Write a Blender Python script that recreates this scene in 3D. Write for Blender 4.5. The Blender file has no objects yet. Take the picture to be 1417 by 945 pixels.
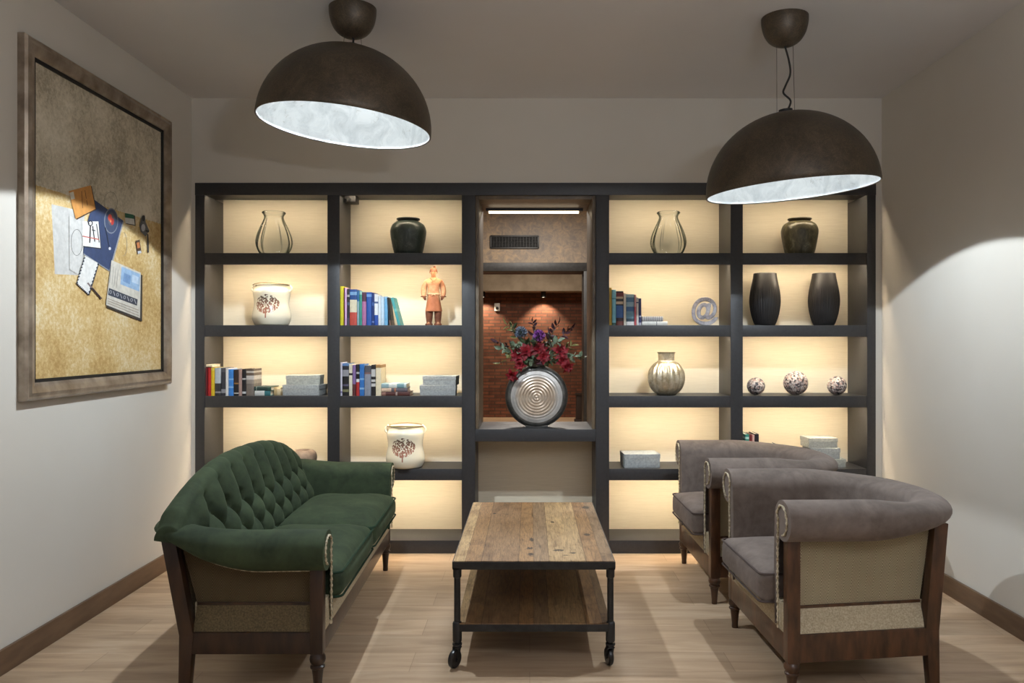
import bpy, bmesh, math, random
from mathutils import Vector, Matrix
rnd = random.Random(7)
R = math.radians
PI = math.pi
scene = bpy.context.scene
COL = scene.collection

# ------------------------------------------------------------------ camera, world, exposure
F = 1100.0                       # focal length in pixels of the 1417 x 945 frame
EYE = 1.27
cam_data = bpy.data.cameras.new('camera')
cam = bpy.data.objects.new('camera', cam_data)
COL.objects.link(cam)
cam.location = (0, 0, EYE)
cam.rotation_euler = (R(90), 0, 0)
cam_data.sensor_width = 36
cam_data.lens = 36 * F / 1417
cam_data.shift_x = -24.5 / 1417
cam_data.shift_y = -2.5 / 1417
cam_data.clip_start = 0.05
scene.camera = cam

world = bpy.data.worlds.new('world')
scene.world = world
world.use_nodes = True
world.node_tree.nodes['Background'].inputs[0].default_value = (0.80, 0.88, 1.0, 1)
world.node_tree.nodes['Background'].inputs[1].default_value = 0.22

PENDANT_W = (106.0, 55.0)          # over the sofa, over the armchairs
PENDANT_SPILL = 3.4
SPILL_COL = (0.80, 0.92, 1.0)
CEILING_FILL_W = 118.0
ARMCHAIR_FILL_W = 22.0
PENDANT_COL = (0.82, 0.92, 1.0)
STRIP_E = 165.0
STRIP_COL = (1.0, 0.82, 0.58)

vs = scene.view_settings
vs.view_transform = 'Standard'
vs.look = 'None'
vs.gamma = 1
vs.use_curve_mapping = False
vs.exposure = 0.25
scene.cycles.use_denoising = True
scene.cycles.max_bounces = 10
scene.cycles.transmission_bounces = 8
scene.cycles.transparent_max_bounces = 16
scene.cycles.caustics_reflective = False
scene.cycles.sample_clamp_indirect = 4.0

# ------------------------------------------------------------------ helpers
def srgb(r, g=None, b=None):
    if g is None:
        r, g, b = r
    def c(v):
        v /= 255.0
        return v / 12.92 if v <= 0.04045 else ((v + 0.055) / 1.055) ** 2.4
    return (c(r), c(g), c(b), 1)

def X(px, Y):
    return (px - 733) / F * Y

def Z(py, Y):
    return EYE + (470 - py) / F * Y

class N:
    """tiny node tree writer"""
    def __init__(s, name):
        s.m = bpy.data.materials.new(name)
        s.m.use_nodes = True
        s.t = s.m.node_tree
        s.b = s.t.nodes['Principled BSDF']
        s.out = s.t.nodes['Material Output']
    def n(s, typ, **kw):
        o = s.t.nodes.new('ShaderNode' + typ)
        for k, v in kw.items():
            if k.startswith('i_'):
                key = k[2:]
                key = int(key) if key.isdigit() else key.replace('_', ' ')
                o.inputs[key].default_value = v
            else:
                setattr(o, k, v)
        return o
    def l(s, a, b):
        s.t.links.new(a, b)
    def coord(s, scale=(1, 1, 1), kind='Object', rot=(0, 0, 0), loc=(0, 0, 0)):
        c = s.n('TexCoord')
        m = s.n('Mapping')
        m.inputs['Scale'].default_value = scale
        m.inputs['Rotation'].default_value = rot
        m.inputs['Location'].default_value = loc
        s.l(c.outputs[kind], m.inputs['Vector'])
        return m.outputs['Vector']
    def noise(s, vec, scale=5, detail=4, rough=0.55, dist=0.0):
        o = s.n('TexNoise')
        o.inputs['Scale'].default_value = scale
        o.inputs['Detail'].default_value = detail
        o.inputs['Roughness'].default_value = rough
        o.inputs['Distortion'].default_value = dist
        s.l(vec, o.inputs['Vector'])
        return o.outputs['Fac']
    def ramp(s, fac, stops, interp='LINEAR'):
        o = s.n('ValToRGB')
        o.color_ramp.interpolation = interp
        els = o.color_ramp.elements
        while len(els) < len(stops):
            els.new(0.5)
        for e, (p, c) in zip(els, stops):
            e.position = p
            e.color = c
        s.l(fac, o.inputs['Fac'])
        return o.outputs['Color']
    def mix(s, fac, a, b, blend='MIX'):
        o = s.n('Mix', data_type='RGBA', blend_type=blend)
        for sock, v in ((o.inputs['Factor'], fac), (o.inputs['A'], a), (o.inputs['B'], b)):
            pass
        ins = {i.identifier: i for i in o.inputs}
        for key, v in (('Factor_Float', fac), ('A_Color', a), ('B_Color', b)):
            if hasattr(v, 'links') or hasattr(v, 'is_linked'):
                s.l(v, ins[key])
            else:
                ins[key].default_value = v
        return [q for q in o.outputs if q.identifier == 'Result_Color'][0]
    def math(s, op, a, b=None, clamp=False):
        o = s.n('Math', operation=op, use_clamp=clamp)
        for i, v in enumerate((a, b)):
            if v is None:
                continue
            if hasattr(v, 'is_linked'):
                s.l(v, o.inputs[i])
            else:
                o.inputs[i].default_value = v
        return o.outputs[0]
    def bump(s, h, strength=0.3, dist=0.01):
        o = s.n('Bump')
        o.inputs['Strength'].default_value = strength
        o.inputs['Distance'].default_value = dist
        s.l(h, o.inputs['Height'])
        s.l(o.outputs['Normal'], s.b.inputs['Normal'])
    def set(s, color=None, rough=None, metal=None, **kw):
        if color is not None:
            if hasattr(color, 'is_linked'):
                s.l(color, s.b.inputs['Base Color'])
            else:
                s.b.inputs['Base Color'].default_value = color
        if rough is not None:
            if hasattr(rough, 'is_linked'):
                s.l(rough, s.b.inputs['Roughness'])
            else:
                s.b.inputs['Roughness'].default_value = rough
        if metal is not None:
            s.b.inputs['Metallic'].default_value = metal
        for k, v in kw.items():
            s.b.inputs[k.replace('_', ' ')].default_value = v
        return s.m

_plain = {}
def plain(rgb, rough=0.6, metal=0.0):
    key = (tuple(rgb), rough, metal)
    if key not in _plain:
        n = N('plain_%d_%d_%d' % tuple(rgb))
        c = srgb(rgb)
        f = n.noise(n.coord(), 40, 3)
        d = tuple(v * 0.82 for v in c[:3]) + (1,)
        _plain[key] = n.set(n.ramp(f, [(0.35, d), (0.65, c)]), rough, metal)
    return _plain[key]

def mottled(name, c1, c2, scale=8, rough=0.5, metal=0.0, bump=0.0, detail=6, lo=0.35, hi=0.65, stretch=(1, 1, 1), kind='Object', **kw):
    n = N(name)
    v = n.coord(stretch, kind)
    f = n.noise(v, scale, detail)
    col = n.ramp(f, [(lo, srgb(c1)), (hi, srgb(c2))])
    if bump:
        n.bump(n.noise(v, scale * 4, 5), bump, 0.01)
    return n.set(col, rough, metal, **kw)

# ---- meshes
def obj(name, bm, m, parent=None, smooth=35, normals=True):
    if normals:
        bmesh.ops.recalc_face_normals(bm, faces=bm.faces)
    me = bpy.data.meshes.new(name)
    bm.to_mesh(me)
    bm.free()
    for mm in (m if isinstance(m, (list, tuple)) else [m]):
        me.materials.append(mm)
    if smooth:
        me.polygons.foreach_set('use_smooth', [True] * len(me.polygons))
        if smooth < 180:
            me.set_sharp_from_angle(angle=R(smooth))
    o = bpy.data.objects.new(name, me)
    COL.objects.link(o)
    if parent is not None:
        o.parent = parent
    return o

def tag(o, label=None, cat=None, group=None, kind=None):
    for k, v in (('label', label), ('category', cat), ('group', group), ('kind', kind)):
        if v:
            o[k] = v
    return o

def thing(name, label, cat, loc=(0, 0, 0), rotz=0, group=None):
    o = bpy.data.objects.new(name, None)
    o.empty_display_size = 0.1
    COL.objects.link(o)
    o.location = loc
    o.rotation_euler = (0, 0, rotz)
    return tag(o, label, cat, group)

def dup(root, loc, rotz=None, label=None):
    def rec(o, parent):
        c = o.copy()
        COL.objects.link(c)
        if parent is not None:
            c.parent = parent
        for ch in kids.get(o, []):
            rec(ch, c)
        return c
    kids = {}
    for o in list(COL.objects):
        if o.parent is not None:
            kids.setdefault(o.parent, []).append(o)
    r = rec(root, None)
    r.location = loc
    if rotz is not None:
        r.rotation_euler = (0, 0, rotz)
    if label:
        r['label'] = label
    return r

def box(bm, x0, x1, y0, y1, z0, z1, bevel=0.0, mi=0, seg=2):
    vs_ = [bm.verts.new((x, y, z)) for z in (z0, z1) for y in (y0, y1) for x in (x0, x1)]
    idx = [(0, 2, 3, 1), (4, 5, 7, 6), (0, 1, 5, 4), (2, 6, 7, 3), (0, 4, 6, 2), (1, 3, 7, 5)]
    fs = [bm.faces.new([vs_[i] for i in f]) for f in idx]
    for f in fs:
        f.material_index = mi
    if bevel:
        es = list({e for f in fs for e in f.edges})
        r = bmesh.ops.bevel(bm, geom=es, offset=bevel, segments=seg, affect='EDGES', profile=0.6)
        for f in r['faces']:
            f.material_index = mi
    return bm

def nb():
    return bmesh.new()

def hexa(bm, pts, bevel=0.0, mi=0):
    """8 points: bottom loop of four then top loop of four"""
    v = [bm.verts.new(p) for p in pts]
    fs = [bm.faces.new([v[i] for i in f]) for f in ((3, 2, 1, 0), (4, 5, 6, 7), (0, 1, 5, 4), (1, 2, 6, 5), (2, 3, 7, 6), (3, 0, 4, 7))]
    for f in fs:
        f.material_index = mi
    if bevel:
        bmesh.ops.bevel(bm, geom=list({e for f in fs for e in f.edges}), offset=bevel, segments=2, affect='EDGES', profile=0.6)
    return bm

def beam(bm, p0, p1, w, h, bevel=0.003, p_off=0.0):
    """horizontal bar from p0 to p1 (bottom centre line), w wide, h tall"""
    p0, p1 = Vector(p0), Vector(p1)
    d = (p1 - p0).normalized()
    s = Vector((-d.y, d.x, 0)).normalized() * w / 2
    u = Vector((0, 0, h))
    hexa(bm, [p0 - s, p1 - s, p1 + s, p0 + s, p0 - s + u, p1 - s + u, p1 + s + u, p0 + s + u], bevel)

def post(bm, b, t, wb, wt, bevel=0.003):
    """square post between b and t with widths (x, y)"""
    b, t = Vector(b), Vector(t)
    pts = []
    for c, (wx, wy) in ((b, wb), (t, wt)):
        for sx, sy in ((-1, -1), (1, -1), (1, 1), (-1, 1)):
            pts.append(c + Vector((sx * wx / 2, sy * wy / 2, 0)))
    hexa(bm, pts, bevel)

def lathe(bm, prof, seg=48, centre=(0, 0, 0), rfun=None, mi=0, close=True):
    """prof: (radius, z) list; rfun(angle, z) multiplies the radius"""
    cx, cy, cz = centre
    rows = []
    for r, z in prof:
        if r <= 1e-6:
            rows.append([bm.verts.new((cx, cy, cz + z))])
        else:
            row = []
            for i in range(seg):
                a = 2 * PI * i / seg
                k = rfun(a, z) if rfun else 1
                row.append(bm.verts.new((cx + r * k * math.cos(a), cy + r * k * math.sin(a), cz + z)))
            rows.append(row)
    for a, b in zip(rows, rows[1:]):
        for i in range(seg):
            j = (i + 1) % seg
            if len(a) == 1 and len(b) == 1:
                continue
            if len(a) == 1:
                f = bm.faces.new((a[0], b[j], b[i]))
            elif len(b) == 1:
                f = bm.faces.new((a[i], a[j], b[0]))
            else:
                f = bm.faces.new((a[i], a[j], b[j], b[i]))
            f.material_index = mi
    return bm

def smooth_prof(pts, n=6):
    """Catmull-Rom through 2-tuples"""
    out = []
    P = [pts[0]] + list(pts) + [pts[-1]]
    for i in range(1, len(P) - 2):
        p0, p1, p2, p3 = P[i - 1], P[i], P[i + 1], P[i + 2]
        for k in range(n):
            t = k / n
            out.append(tuple(0.5 * ((2 * p1[c]) + (-p0[c] + p2[c]) * t + (2 * p0[c] - 5 * p1[c] + 4 * p2[c] - p3[c]) * t * t
                                    + (-p0[c] + 3 * p1[c] - 3 * p2[c] + p3[c]) * t ** 3) for c in range(len(p1))))
    out.append(tuple(pts[-1]))
    return out

def tube(bm, pts, r, seg=8, closed=False, caps=True, mi=0):
    pts = [Vector(p) for p in pts]
    n = len(pts)
    rr = r if isinstance(r, (list, tuple)) else [r] * n
    rows = []
    ref = None
    for i, p in enumerate(pts):
        if closed:
            d = pts[(i + 1) % n] - pts[i - 1]
        else:
            d = pts[min(i + 1, n - 1)] - pts[max(i - 1, 0)]
        d = d.normalized()
        if ref is None:
            ref = Vector((0, 0, 1)) if abs(d.z) < 0.9 else Vector((1, 0, 0))
        s = d.cross(ref)
        if s.length < 1e-5:
            s = d.cross(Vector((0.3, 0.9, 0.1)))
        s.normalize()
        u = s.cross(d)
        ref = u
        rows.append([bm.verts.new(p + rr[i] * (s * math.cos(2 * PI * k / seg) + u * math.sin(2 * PI * k / seg))) for k in range(seg)])
    m = n if closed else n - 1
    for i in range(m):
        a, b = rows[i], rows[(i + 1) % n]
        for k in range(seg):
            f = bm.faces.new((a[k], a[(k + 1) % seg], b[(k + 1) % seg], b[k]))
            f.material_index = mi
    if caps and not closed:
        for row in (rows[0], rows[-1]):
            f = bm.faces.new(row)
            f.material_index = mi
    return bm

def grid(bm, rows, cap0=False, cap1=False, mi=0):
    vr = [[bm.verts.new(p) for p in row] for row in rows]
    for a, b in zip(vr, vr[1:]):
        for i in range(len(a) - 1):
            bm.faces.new((a[i], a[i + 1], b[i + 1], b[i])).material_index = mi
    if cap0:
        bm.faces.new(vr[0]).material_index = mi
    if cap1:
        bm.faces.new(list(reversed(vr[-1]))).material_index = mi
    return vr

def sstep(a, b, x):
    t = max(0.0, min(1.0, (x - a) / (b - a)))
    return t * t * (3 - 2 * t)

def cushion(bm, x0, x1, y0, y1, z0, z1, r, crown=0.0, n=18, wob=0.0):
    c = Vector(((x0 + x1) / 2, (y0 + y1) / 2, (z0 + z1) / 2))
    h = Vector(((x1 - x0) / 2, (y1 - y0) / 2, (z1 - z0) / 2))
    b2 = bmesh.new()
    bmesh.ops.create_cube(b2, size=2)
    bmesh.ops.subdivide_edges(b2, edges=b2.edges[:], cuts=n, use_grid_fill=True)
    for v in b2.verts:
        q0 = Vector([math.sin(t * PI / 2) for t in v.co])
        p = Vector([q0[i] * h[i] for i in range(3)])
        q = Vector([max(-(h[i] - r), min(h[i] - r, p[i])) for i in range(3)])
        d = p - q
        if d.length > 1e-9:
            p = q + d.normalized() * r
        k = (1 - q0.x ** 4) * (1 - q0.y ** 4)
        p.z += crown * k * max(0, q0.z)
        if wob:
            p.z += wob * k * math.sin(p.x * 21 + 1.3) * math.sin(p.y * 17 + .5) * max(0, q0.z)
        # sides puff outwards a little
        s = (1 - q0.z ** 2)
        p.x += 0.012 * s * (1 - q0.y ** 4) * (1 if q0.x > .98 else (-1 if q0.x < -.98 else 0))
        v.co = p + c
    tmp = bpy.data.meshes.new('tmp')
    b2.to_mesh(tmp)
    b2.free()
    bm.from_mesh(tmp)
    bpy.data.meshes.remove(tmp)
    return bm

def rrect(x0, x1, y0, y1, z, r, n=6):
    pts = []
    for cx, cy, a0 in ((x1 - r, y1 - r, 0), (x0 + r, y1 - r, 90), (x0 + r, y0 + r, 180), (x1 - r, y0 + r, 270)):
        for i in range(n + 1):
            a = R(a0 + 90 * i / n)
            pts.append((cx + r * math.cos(a), cy + r * math.sin(a), z))
    # fill the straight runs so that tubes stay even
    out = []
    m = len(pts)
    for i in range(m):
        a, b = Vector(pts[i]), Vector(pts[(i + 1) % m])
        k = max(1, int((b - a).length / 0.04))
        for j in range(k):
            out.append(a.lerp(b, j / k))
    return out

# ------------------------------------------------------------------ materials
def m_wall(name, c1, c2):
    n = N(name)
    v = n.coord()
    n.bump(n.noise(v, 160, 3), 0.06, 0.004)
    return n.set(n.ramp(n.noise(v, 1.3, 3), [(0.3, srgb(c1)), (0.7, srgb(c2))]), 0.85)
M_WALL = m_wall('wall_paint', (204, 198, 188), (209, 204, 195))
M_CEIL = m_wall('ceiling_paint', (206, 204, 204), (211, 209, 209))

def m_panel():
    n = N('grasscloth')
    f = n.noise(n.coord((2.0, 2.0, 60)), 6, 4)
    n.bump(f, 0.15, 0.004)
    return n.set(n.ramp(f, [(0.3, srgb(222, 210, 186)), (0.7, srgb(232, 221, 198))]), 0.8)
M_PANEL = m_panel()
def m_char():
    n = N('charcoal_lacquer')
    f = n.noise(n.coord((3, 3, 3)), 20, 4)
    return n.set(n.ramp(f, [(0.3, srgb(46, 46, 48)), (0.7, srgb(52, 52, 54))]), 0.42)
M_CHAR = m_char()

def m_emit(name, col, e):
    n = N(name)
    n.set((0, 0, 0, 1), 0.5)
    n.b.inputs['Emission Color'].default_value = tuple(col) + (1,)
    n.b.inputs['Emission Strength'].default_value = e
    return n.m
M_STRIP = m_emit('warm_strip_light', STRIP_COL, STRIP_E)
M_STRIP_TOP = m_emit('dimmer_strip_light', STRIP_COL, STRIP_E * 0.62)
M_STRIP2 = m_emit('window_strip_light', (1.0, 0.82, 0.58), 2.6)

def m_floor():
    n = N('oak_planks')
    v = n.coord()
    br = n.n('TexBrick', offset=0.37, offset_frequency=2)
    br.inputs['Scale'].default_value = 1
    br.inputs['Mortar Size'].default_value = 0.0012
    br.inputs['Mortar Smooth'].default_value = 0.2
    br.inputs['Bias'].default_value = 0
    br.inputs['Brick Width'].default_value = 1.25
    br.inputs['Row Height'].default_value = 0.19
    br.inputs['Color1'].default_value = (0, 0, 0, 1)
    br.inputs['Color2'].default_value = (1, 1, 1, 1)
    br.inputs['Mortar'].default_value = (0.5, 0.5, 0.5, 1)
    n.l(v, br.inputs['Vector'])
    grain = n.noise(n.coord((0.9, 7, 1)), 2.2, 7, 0.55, 0.9)
    fine = n.noise(n.coord((3, 90, 1)), 3, 4)
    base = n.ramp(grain, [(0.28, srgb(160, 134, 108)), (0.5, srgb(184, 158, 130)), (0.72, srgb(200, 177, 151))])
    tone = n.ramp(br.outputs['Color'], [(0, (0.82, 0.81, 0.80, 1)), (1, (1.06, 1.05, 1.04, 1))])
    c = n.mix(1.0, base, tone, 'MULTIPLY')
    ff = n.ramp(fine, [(0.3, (0.95, 0.945, 0.94, 1)), (0.6, (1, 1, 1, 1))])
    c = n.mix(1.0, c, ff, 'MULTIPLY')
    mort = n.ramp(br.outputs['Fac'], [(0, (1, 1, 1, 1)), (1, (0.62, 0.58, 0.55, 1))])
    c = n.mix(1.0, c, mort, 'MULTIPLY')
    n.bump(fine, 0.05, 0.003)
    return n.set(c, 0.42)
M_FLOOR = m_floor()
M_BASE = mottled('brown_skirting', (92, 70, 52), (108, 84, 64), 6, 0.5, stretch=(6, 1, 6))

def m_oldwood(name, dark=1.0, knots=()):
    n = N(name)
    sep = n.n('SeparateXYZ')
    n.l(n.coord(), sep.inputs[0])
    xs = n.math('MULTIPLY', sep.outputs['X'], 11.5)
    xs = n.math('ADD', xs, n.math('MULTIPLY', n.math('SINE', n.math('MULTIPLY', sep.outputs['X'], 23.0)), 0.33))
    fl = n.math('FLOOR', xs)
    frac = n.math('FRACT', xs)
    idn = n.math('ADD', n.math('MULTIPLY', fl, 5.31), 2.6)
    wn = n.n('TexWhiteNoise', noise_dimensions='1D'); n.l(idn, wn.inputs['W'])
    vec = n.n('CombineXYZ')
    n.l(sep.outputs['X'], vec.inputs[0]); n.l(sep.outputs['Y'], vec.inputs[1]); n.l(n.math('MULTIPLY', idn, 3.7), vec.inputs[2])
    def mapped(sc):
        mp = n.n('Mapping'); mp.inputs['Scale'].default_value = sc
        n.l(vec.outputs[0], mp.inputs['Vector'])
        return mp.outputs[0]
    grain = n.noise(mapped((24, 2.2, 1)), 2.0, 9, 0.72, 1.6)
    fine = n.noise(mapped((150, 9, 1)), 1.6, 5, 0.7, 0.4)
    tone = n.ramp(wn.outputs['Value'], [(0.0, srgb(112, 84, 58)), (0.25, srgb(150, 116, 78)), (0.5, srgb(122, 98, 76)), (0.75, srgb(174, 146, 106)), (1.0, srgb(196, 168, 126))])
    c = n.mix(1.0, tone, n.ramp(grain, [(0.30, (0.46, 0.42, 0.37, 1)), (0.46, (0.92, 0.9, 0.88, 1)), (0.68, (1.28, 1.24, 1.15, 1))]), 'MULTIPLY')
    c = n.mix(1.0, c, n.ramp(fine, [(0.32, (0.6, 0.57, 0.53, 1)), (0.5, (1, 1, 1, 1)), (0.7, (1.12, 1.1, 1.06, 1))]), 'MULTIPLY')
    # patches of darker weathering and dark knots with splits
    c = n.mix(1.0, c, n.ramp(n.noise(mapped((5, 3, 1)), 1.6, 5, 0.6, 1.0), [(0.34, (0.66, 0.6, 0.54, 1)), (0.5, (1, 1, 1, 1))]), 'MULTIPLY')
    c = n.mix(1.0, c, n.ramp(n.noise(mapped((13, 8, 1)), 1.3, 8, 0.7, 1.6), [(0.315, (0.14, 0.13, 0.13, 1)), (0.36, (1, 1, 1, 1))]), 'MULTIPLY')
    wob = n.noise(n.coord((60, 40, 1)), 1.0, 6, 0.75, 1.5)
    for kx, ky, rx, ry in knots:
        dx = n.math('DIVIDE', n.math('SUBTRACT', sep.outputs['X'], kx), rx)
        dy = n.math('DIVIDE', n.math('SUBTRACT', sep.outputs['Y'], ky), ry)
        dd = n.math('ADD', n.math('MULTIPLY', dx, dx), n.math('MULTIPLY', dy, dy))
        q = n.math('ADD', n.math('MULTIPLY', dd, 0.35), wob)
        c = n.mix(1.0, c, n.ramp(q, [(0.60, (0.15, 0.14, 0.14, 1)), (0.70, (1, 1, 1, 1))]), 'MULTIPLY')
    edge = n.math('MINIMUM', frac, n.math('SUBTRACT', 1.0, frac))
    c = n.mix(1.0, c, n.ramp(edge, [(0.0, (0.42, 0.38, 0.34, 1)), (0.03, (1, 1, 1, 1))]), 'MULTIPLY')
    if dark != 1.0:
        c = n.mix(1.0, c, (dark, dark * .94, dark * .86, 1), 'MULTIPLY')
    saw = n.noise(mapped((4, 120, 1)), 1.5, 3)
    n.bump(n.math('ADD', n.math('MULTIPLY', grain, 1.2), n.math('ADD', n.math('MULTIPLY', saw, 0.4), fine)), 0.4, 0.006)
    return n.set(c, 0.62)
KNOTS = [(0.156, -0.44, .020, .016), (0.10, -0.40, .030, .022), (0.128, -0.475, .024, .009), (-0.015, -0.37, .018, .03), (-0.012, -0.46, .016, .03), (-0.008, -0.23, .014, .04), (0.235, -0.14, .022, .03), (0.27, 0.42, .03, .05), (0.09, 0.1, .012, .02), (-0.19, 0.28, .012, .02)]
M_OLD = m_oldwood('reclaimed_boards', 1.0, KNOTS)
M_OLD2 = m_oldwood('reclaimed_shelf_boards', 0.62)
M_IRON = mottled('black_iron', (36, 36, 37), (48, 48, 49), 30, 0.45, 0.4, 0.1)
M_RUBBER = mottled('black_wheel', (22, 22, 23), (32, 32, 33), 20, 0.3)
M_STEEL = mottled('steel', (150, 150, 150), (180, 180, 180), 30, 0.25, 1.0)

def m_velvet(name, dark, light, sheen, tint):
    n = N(name)
    v = n.coord()
    f = n.noise(v, 7, 6, 0.6, 0.8)
    f2 = n.noise(v, 38, 4, 0.6, 0.3)
    s = n.math('ADD', n.math('MULTIPLY', f, 0.7), n.math('MULTIPLY', f2, 0.3))
    n.bump(n.noise(v, 260, 2), 0.08, 0.002)
    m = n.set(n.ramp(s, [(0.35, srgb(dark)), (0.65, srgb(light))]), 0.85)
    n.b.inputs['Sheen Weight'].default_value = sheen
    n.b.inputs['Sheen Roughness'].default_value = 0.45
    n.b.inputs['Sheen Tint'].default_value = srgb(tint)
    n.b.inputs['Specular IOR Level'].default_value = 0.2
    return m
M_GREEN = m_velvet('green_velvet', (40, 49, 36), (60, 71, 50), 0.2, (120, 140, 112))
M_TAUPE = m_velvet('taupe_velvet', (92, 82, 76), (120, 108, 101), 0.25, (180, 172, 168))
M_TAUPE2 = m_velvet('taupe_piping', (70, 60, 56), (86, 74, 70), 0.1, (160, 150, 150))
M_GREEN2 = m_velvet('green_piping', (22, 40, 28), (34, 54, 38), 0.1, (90, 120, 90))

def m_herring(name, c1, c2):
    n = N(name)
    sep = n.n('SeparateXYZ')
    n.l(n.coord(), sep.inputs[0])
    h = n.math('ADD', sep.outputs['X'], sep.outputs['Y'])
    tri = n.math('PINGPONG', h, 0.032)
    d = n.math('ADD', n.math('MULTIPLY', tri, 1.9), sep.outputs['Z'])
    w = n.math('SINE', n.math('MULTIPLY', d, 560))
    c = n.ramp(n.math('ADD', n.math('MULTIPLY', w, 0.5), 0.5), [(0.15, srgb(c1)), (0.85, srgb(c2))])
    c = n.mix(1.0, c, n.ramp(n.noise(n.coord(), 4, 4), [(0.3, (0.8, 0.79, 0.76, 1)), (0.7, (1, 1, 1, 1))]), 'MULTIPLY')
    n.bump(w, 0.3, 0.003)
    return n.set(c, 0.9)
M_HERR = m_herring('herringbone_canvas', (116, 104, 80), (184, 171, 142))
M_HERR_S = m_herring('brown_herringbone_canvas', (58, 46, 29), (100, 84, 56))
M_LINEN_S = mottled('brown_webbing', (72, 60, 39), (104, 89, 61), 180, 0.9, 0, 0.2)
M_LINEN = mottled('beige_webbing', (150, 136, 110), (186, 172, 146), 180, 0.9, 0, 0.2)
M_MAHOG = mottled('mahogany', (50, 32, 20), (86, 56, 36), 5, 0.32, 0, 0.05, stretch=(6, 6, 1.5))
M_MAHOG_S = mottled('dark_mahogany', (32, 20, 14), (58, 37, 24), 5, 0.32, 0, 0.05, stretch=(6, 6, 1.5))
M_BRAID = mottled('beige_braid', (128, 112, 86), (206, 194, 168), 90, 0.8, 0, 0.3)

def m_shade():
    n = N('rusted_shade_metal')
    v = n.coord()
    f = n.noise(v, 4, 8, 0.65, 1.5)
    f2 = n.noise(v, 16, 8, 0.75, 3.5)
    c = n.ramp(f, [(0.3, srgb(56, 48, 39)), (0.7, srgb(86, 75, 61))])
    sc = n.ramp(f2, [(0.475, (1, 1, 1, 1)), (0.5, (2.0, 1.9, 1.75, 1)), (0.525, (1, 1, 1, 1))])
    c = n.mix(0.9, c, n.mix(1.0, c, sc, 'MULTIPLY'))
    n.bump(f2, 0.12, 0.006)
    return n.set(c, n.math('ADD', n.math('MULTIPLY', f, 0.3), 0.3), 0.35)
M_SHADE = m_shade()
def m_leaf_lining():
    n = N('silver_leaf_lining')
    v = n.coord()
    f = n.noise(v, 9, 8, 0.7, 1.0)
    f2 = n.noise(v, 30, 6, 0.7, 1.0)
    c = n.ramp(f, [(0.3, srgb(176, 178, 178)), (0.6, srgb(214, 214, 212))])
    c = n.mix(1.0, c, n.ramp(f2, [(0.28, (0.62, 0.58, 0.52, 1)), (0.4, (1, 1, 1, 1))]), 'MULTIPLY')
    return n.set(c, 0.55, 0.0)
M_LINING = m_leaf_lining()
M_CORD = plain((30, 27, 25), 0.7)
M_WIRE = plain((90, 88, 85), 0.35, 0.8)

# ------------------------------------------------------------------ the room
H = 2.703
WX0, WX1 = -2.008, 2.09
YB = 4.72                         # face of the back wall and of the bookcase
YR = -1.6                         # how far the room is built behind the camera
def slab(name, x0, x1, y0, y1, z0, z1, m, bevel=0):
    return tag(obj(name, box(nb(), x0, x1, y0, y1, z0, z1, bevel), m), kind='structure')
slab('floor', -2.15, 2.25, YR, 13.2, -0.06, 0, M_FLOOR)
slab('ceiling', -2.15, 2.25, YR, 13.2, H, H + 0.08, M_CEIL)
slab('wall_left', WX0 - 0.12, WX0, YR, 5.2, 0, H, M_WALL)
slab('wall_right', WX1, WX1 + 0.12, YR, 5.2, 0, H, M_WALL)
BL, BR_ = -1.987, 2.055           # bookcase sides
BTOP = 2.201
b = nb()
box(b, WX0, WX1, YB, 5.16, BTOP, H)
box(b, WX0, BL, YB, 5.16, 0, BTOP)
box(b, BR_, WX1, YB, 5.16, 0, BTOP)
tag(obj('wall_back', b, M_WALL), kind='structure')
slab('baseboard_left', WX0, WX0 + 0.014, YR, YB, 0, 0.095, M_BASE, 0.002)
slab('baseboard_right', WX1 - 0.014, WX1, YR, YB, 0, 0.095, M_BASE, 0.002)

# ------------------------------------------------------------------ bookcase
YI = 5.01                         # back panels
def bx(px):
    return (px - 733) / 233.05
ROW_T = [1.785, 1.356, 0.935, 0.502]      # shelf tops
FT = 0.068                                # height of the shelf fronts
case = thing('bookcase', 'dark charcoal wall-to-wall bookcase with warm lit shelves and a central window', 'bookcase', (0, YB, 0))
def part(name, m, fn, parent=case, smooth=35):
    b = nb()
    fn(b)
    o = obj(name, b, m, parent, smooth)
    return o
D = YI - YB
stiles = [(270, 283), (453, 470), (639, 657.5), (824.5, 843), (1011, 1028), (1200, 1212)]
for a, c in stiles:
    part('divider', M_CHAR, lambda b: box(b, bx(a), bx(c), 0, D, 0, 2.13, 0.002))
part('header', M_CHAR, lambda b: box(b, bx(270), bx(1212), -0.004, 0.022, 2.128, BTOP, 0.002))
part('top_board', M_CHAR, lambda b: box(b, bx(270), bx(1212), 0.022, D, 2.15, 2.185, 0.001))
cells = [(283, 453), (470, 639), (843, 1011), (1028, 1200)]
strips = []
for a, c in cells:
    x0, x1 = bx(a), bx(c)
    for zt in ROW_T:
        def fn(b):
            box(b, x0, x1, 0.004, 0.024, zt - FT, zt, 0.0015)
            box(b, x0, x1, 0.024, D, zt - 0.042, zt, 0.0)
        part('shelf', M_CHAR, fn)
        strips.append((x0, x1, zt - 0.044))
    strips.append((x0, x1, 2.148))
    part('base_shelf', M_CHAR, lambda b: box(b, x0, x1, 0.004, D, 0, 0.077, 0.0015))
    part('back_panel', M_PANEL, lambda b: box(b, x0, x1, D, D + 0.02, 0, 2.18))
for x0, x1, z in strips:
    part('light_strip', M_STRIP if z < 2.1 else M_STRIP_TOP, lambda b: box(b, x0 + 0.02, x1 - 0.02, 0.030, 0.038, z - 0.002, z), smooth=0)
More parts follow.
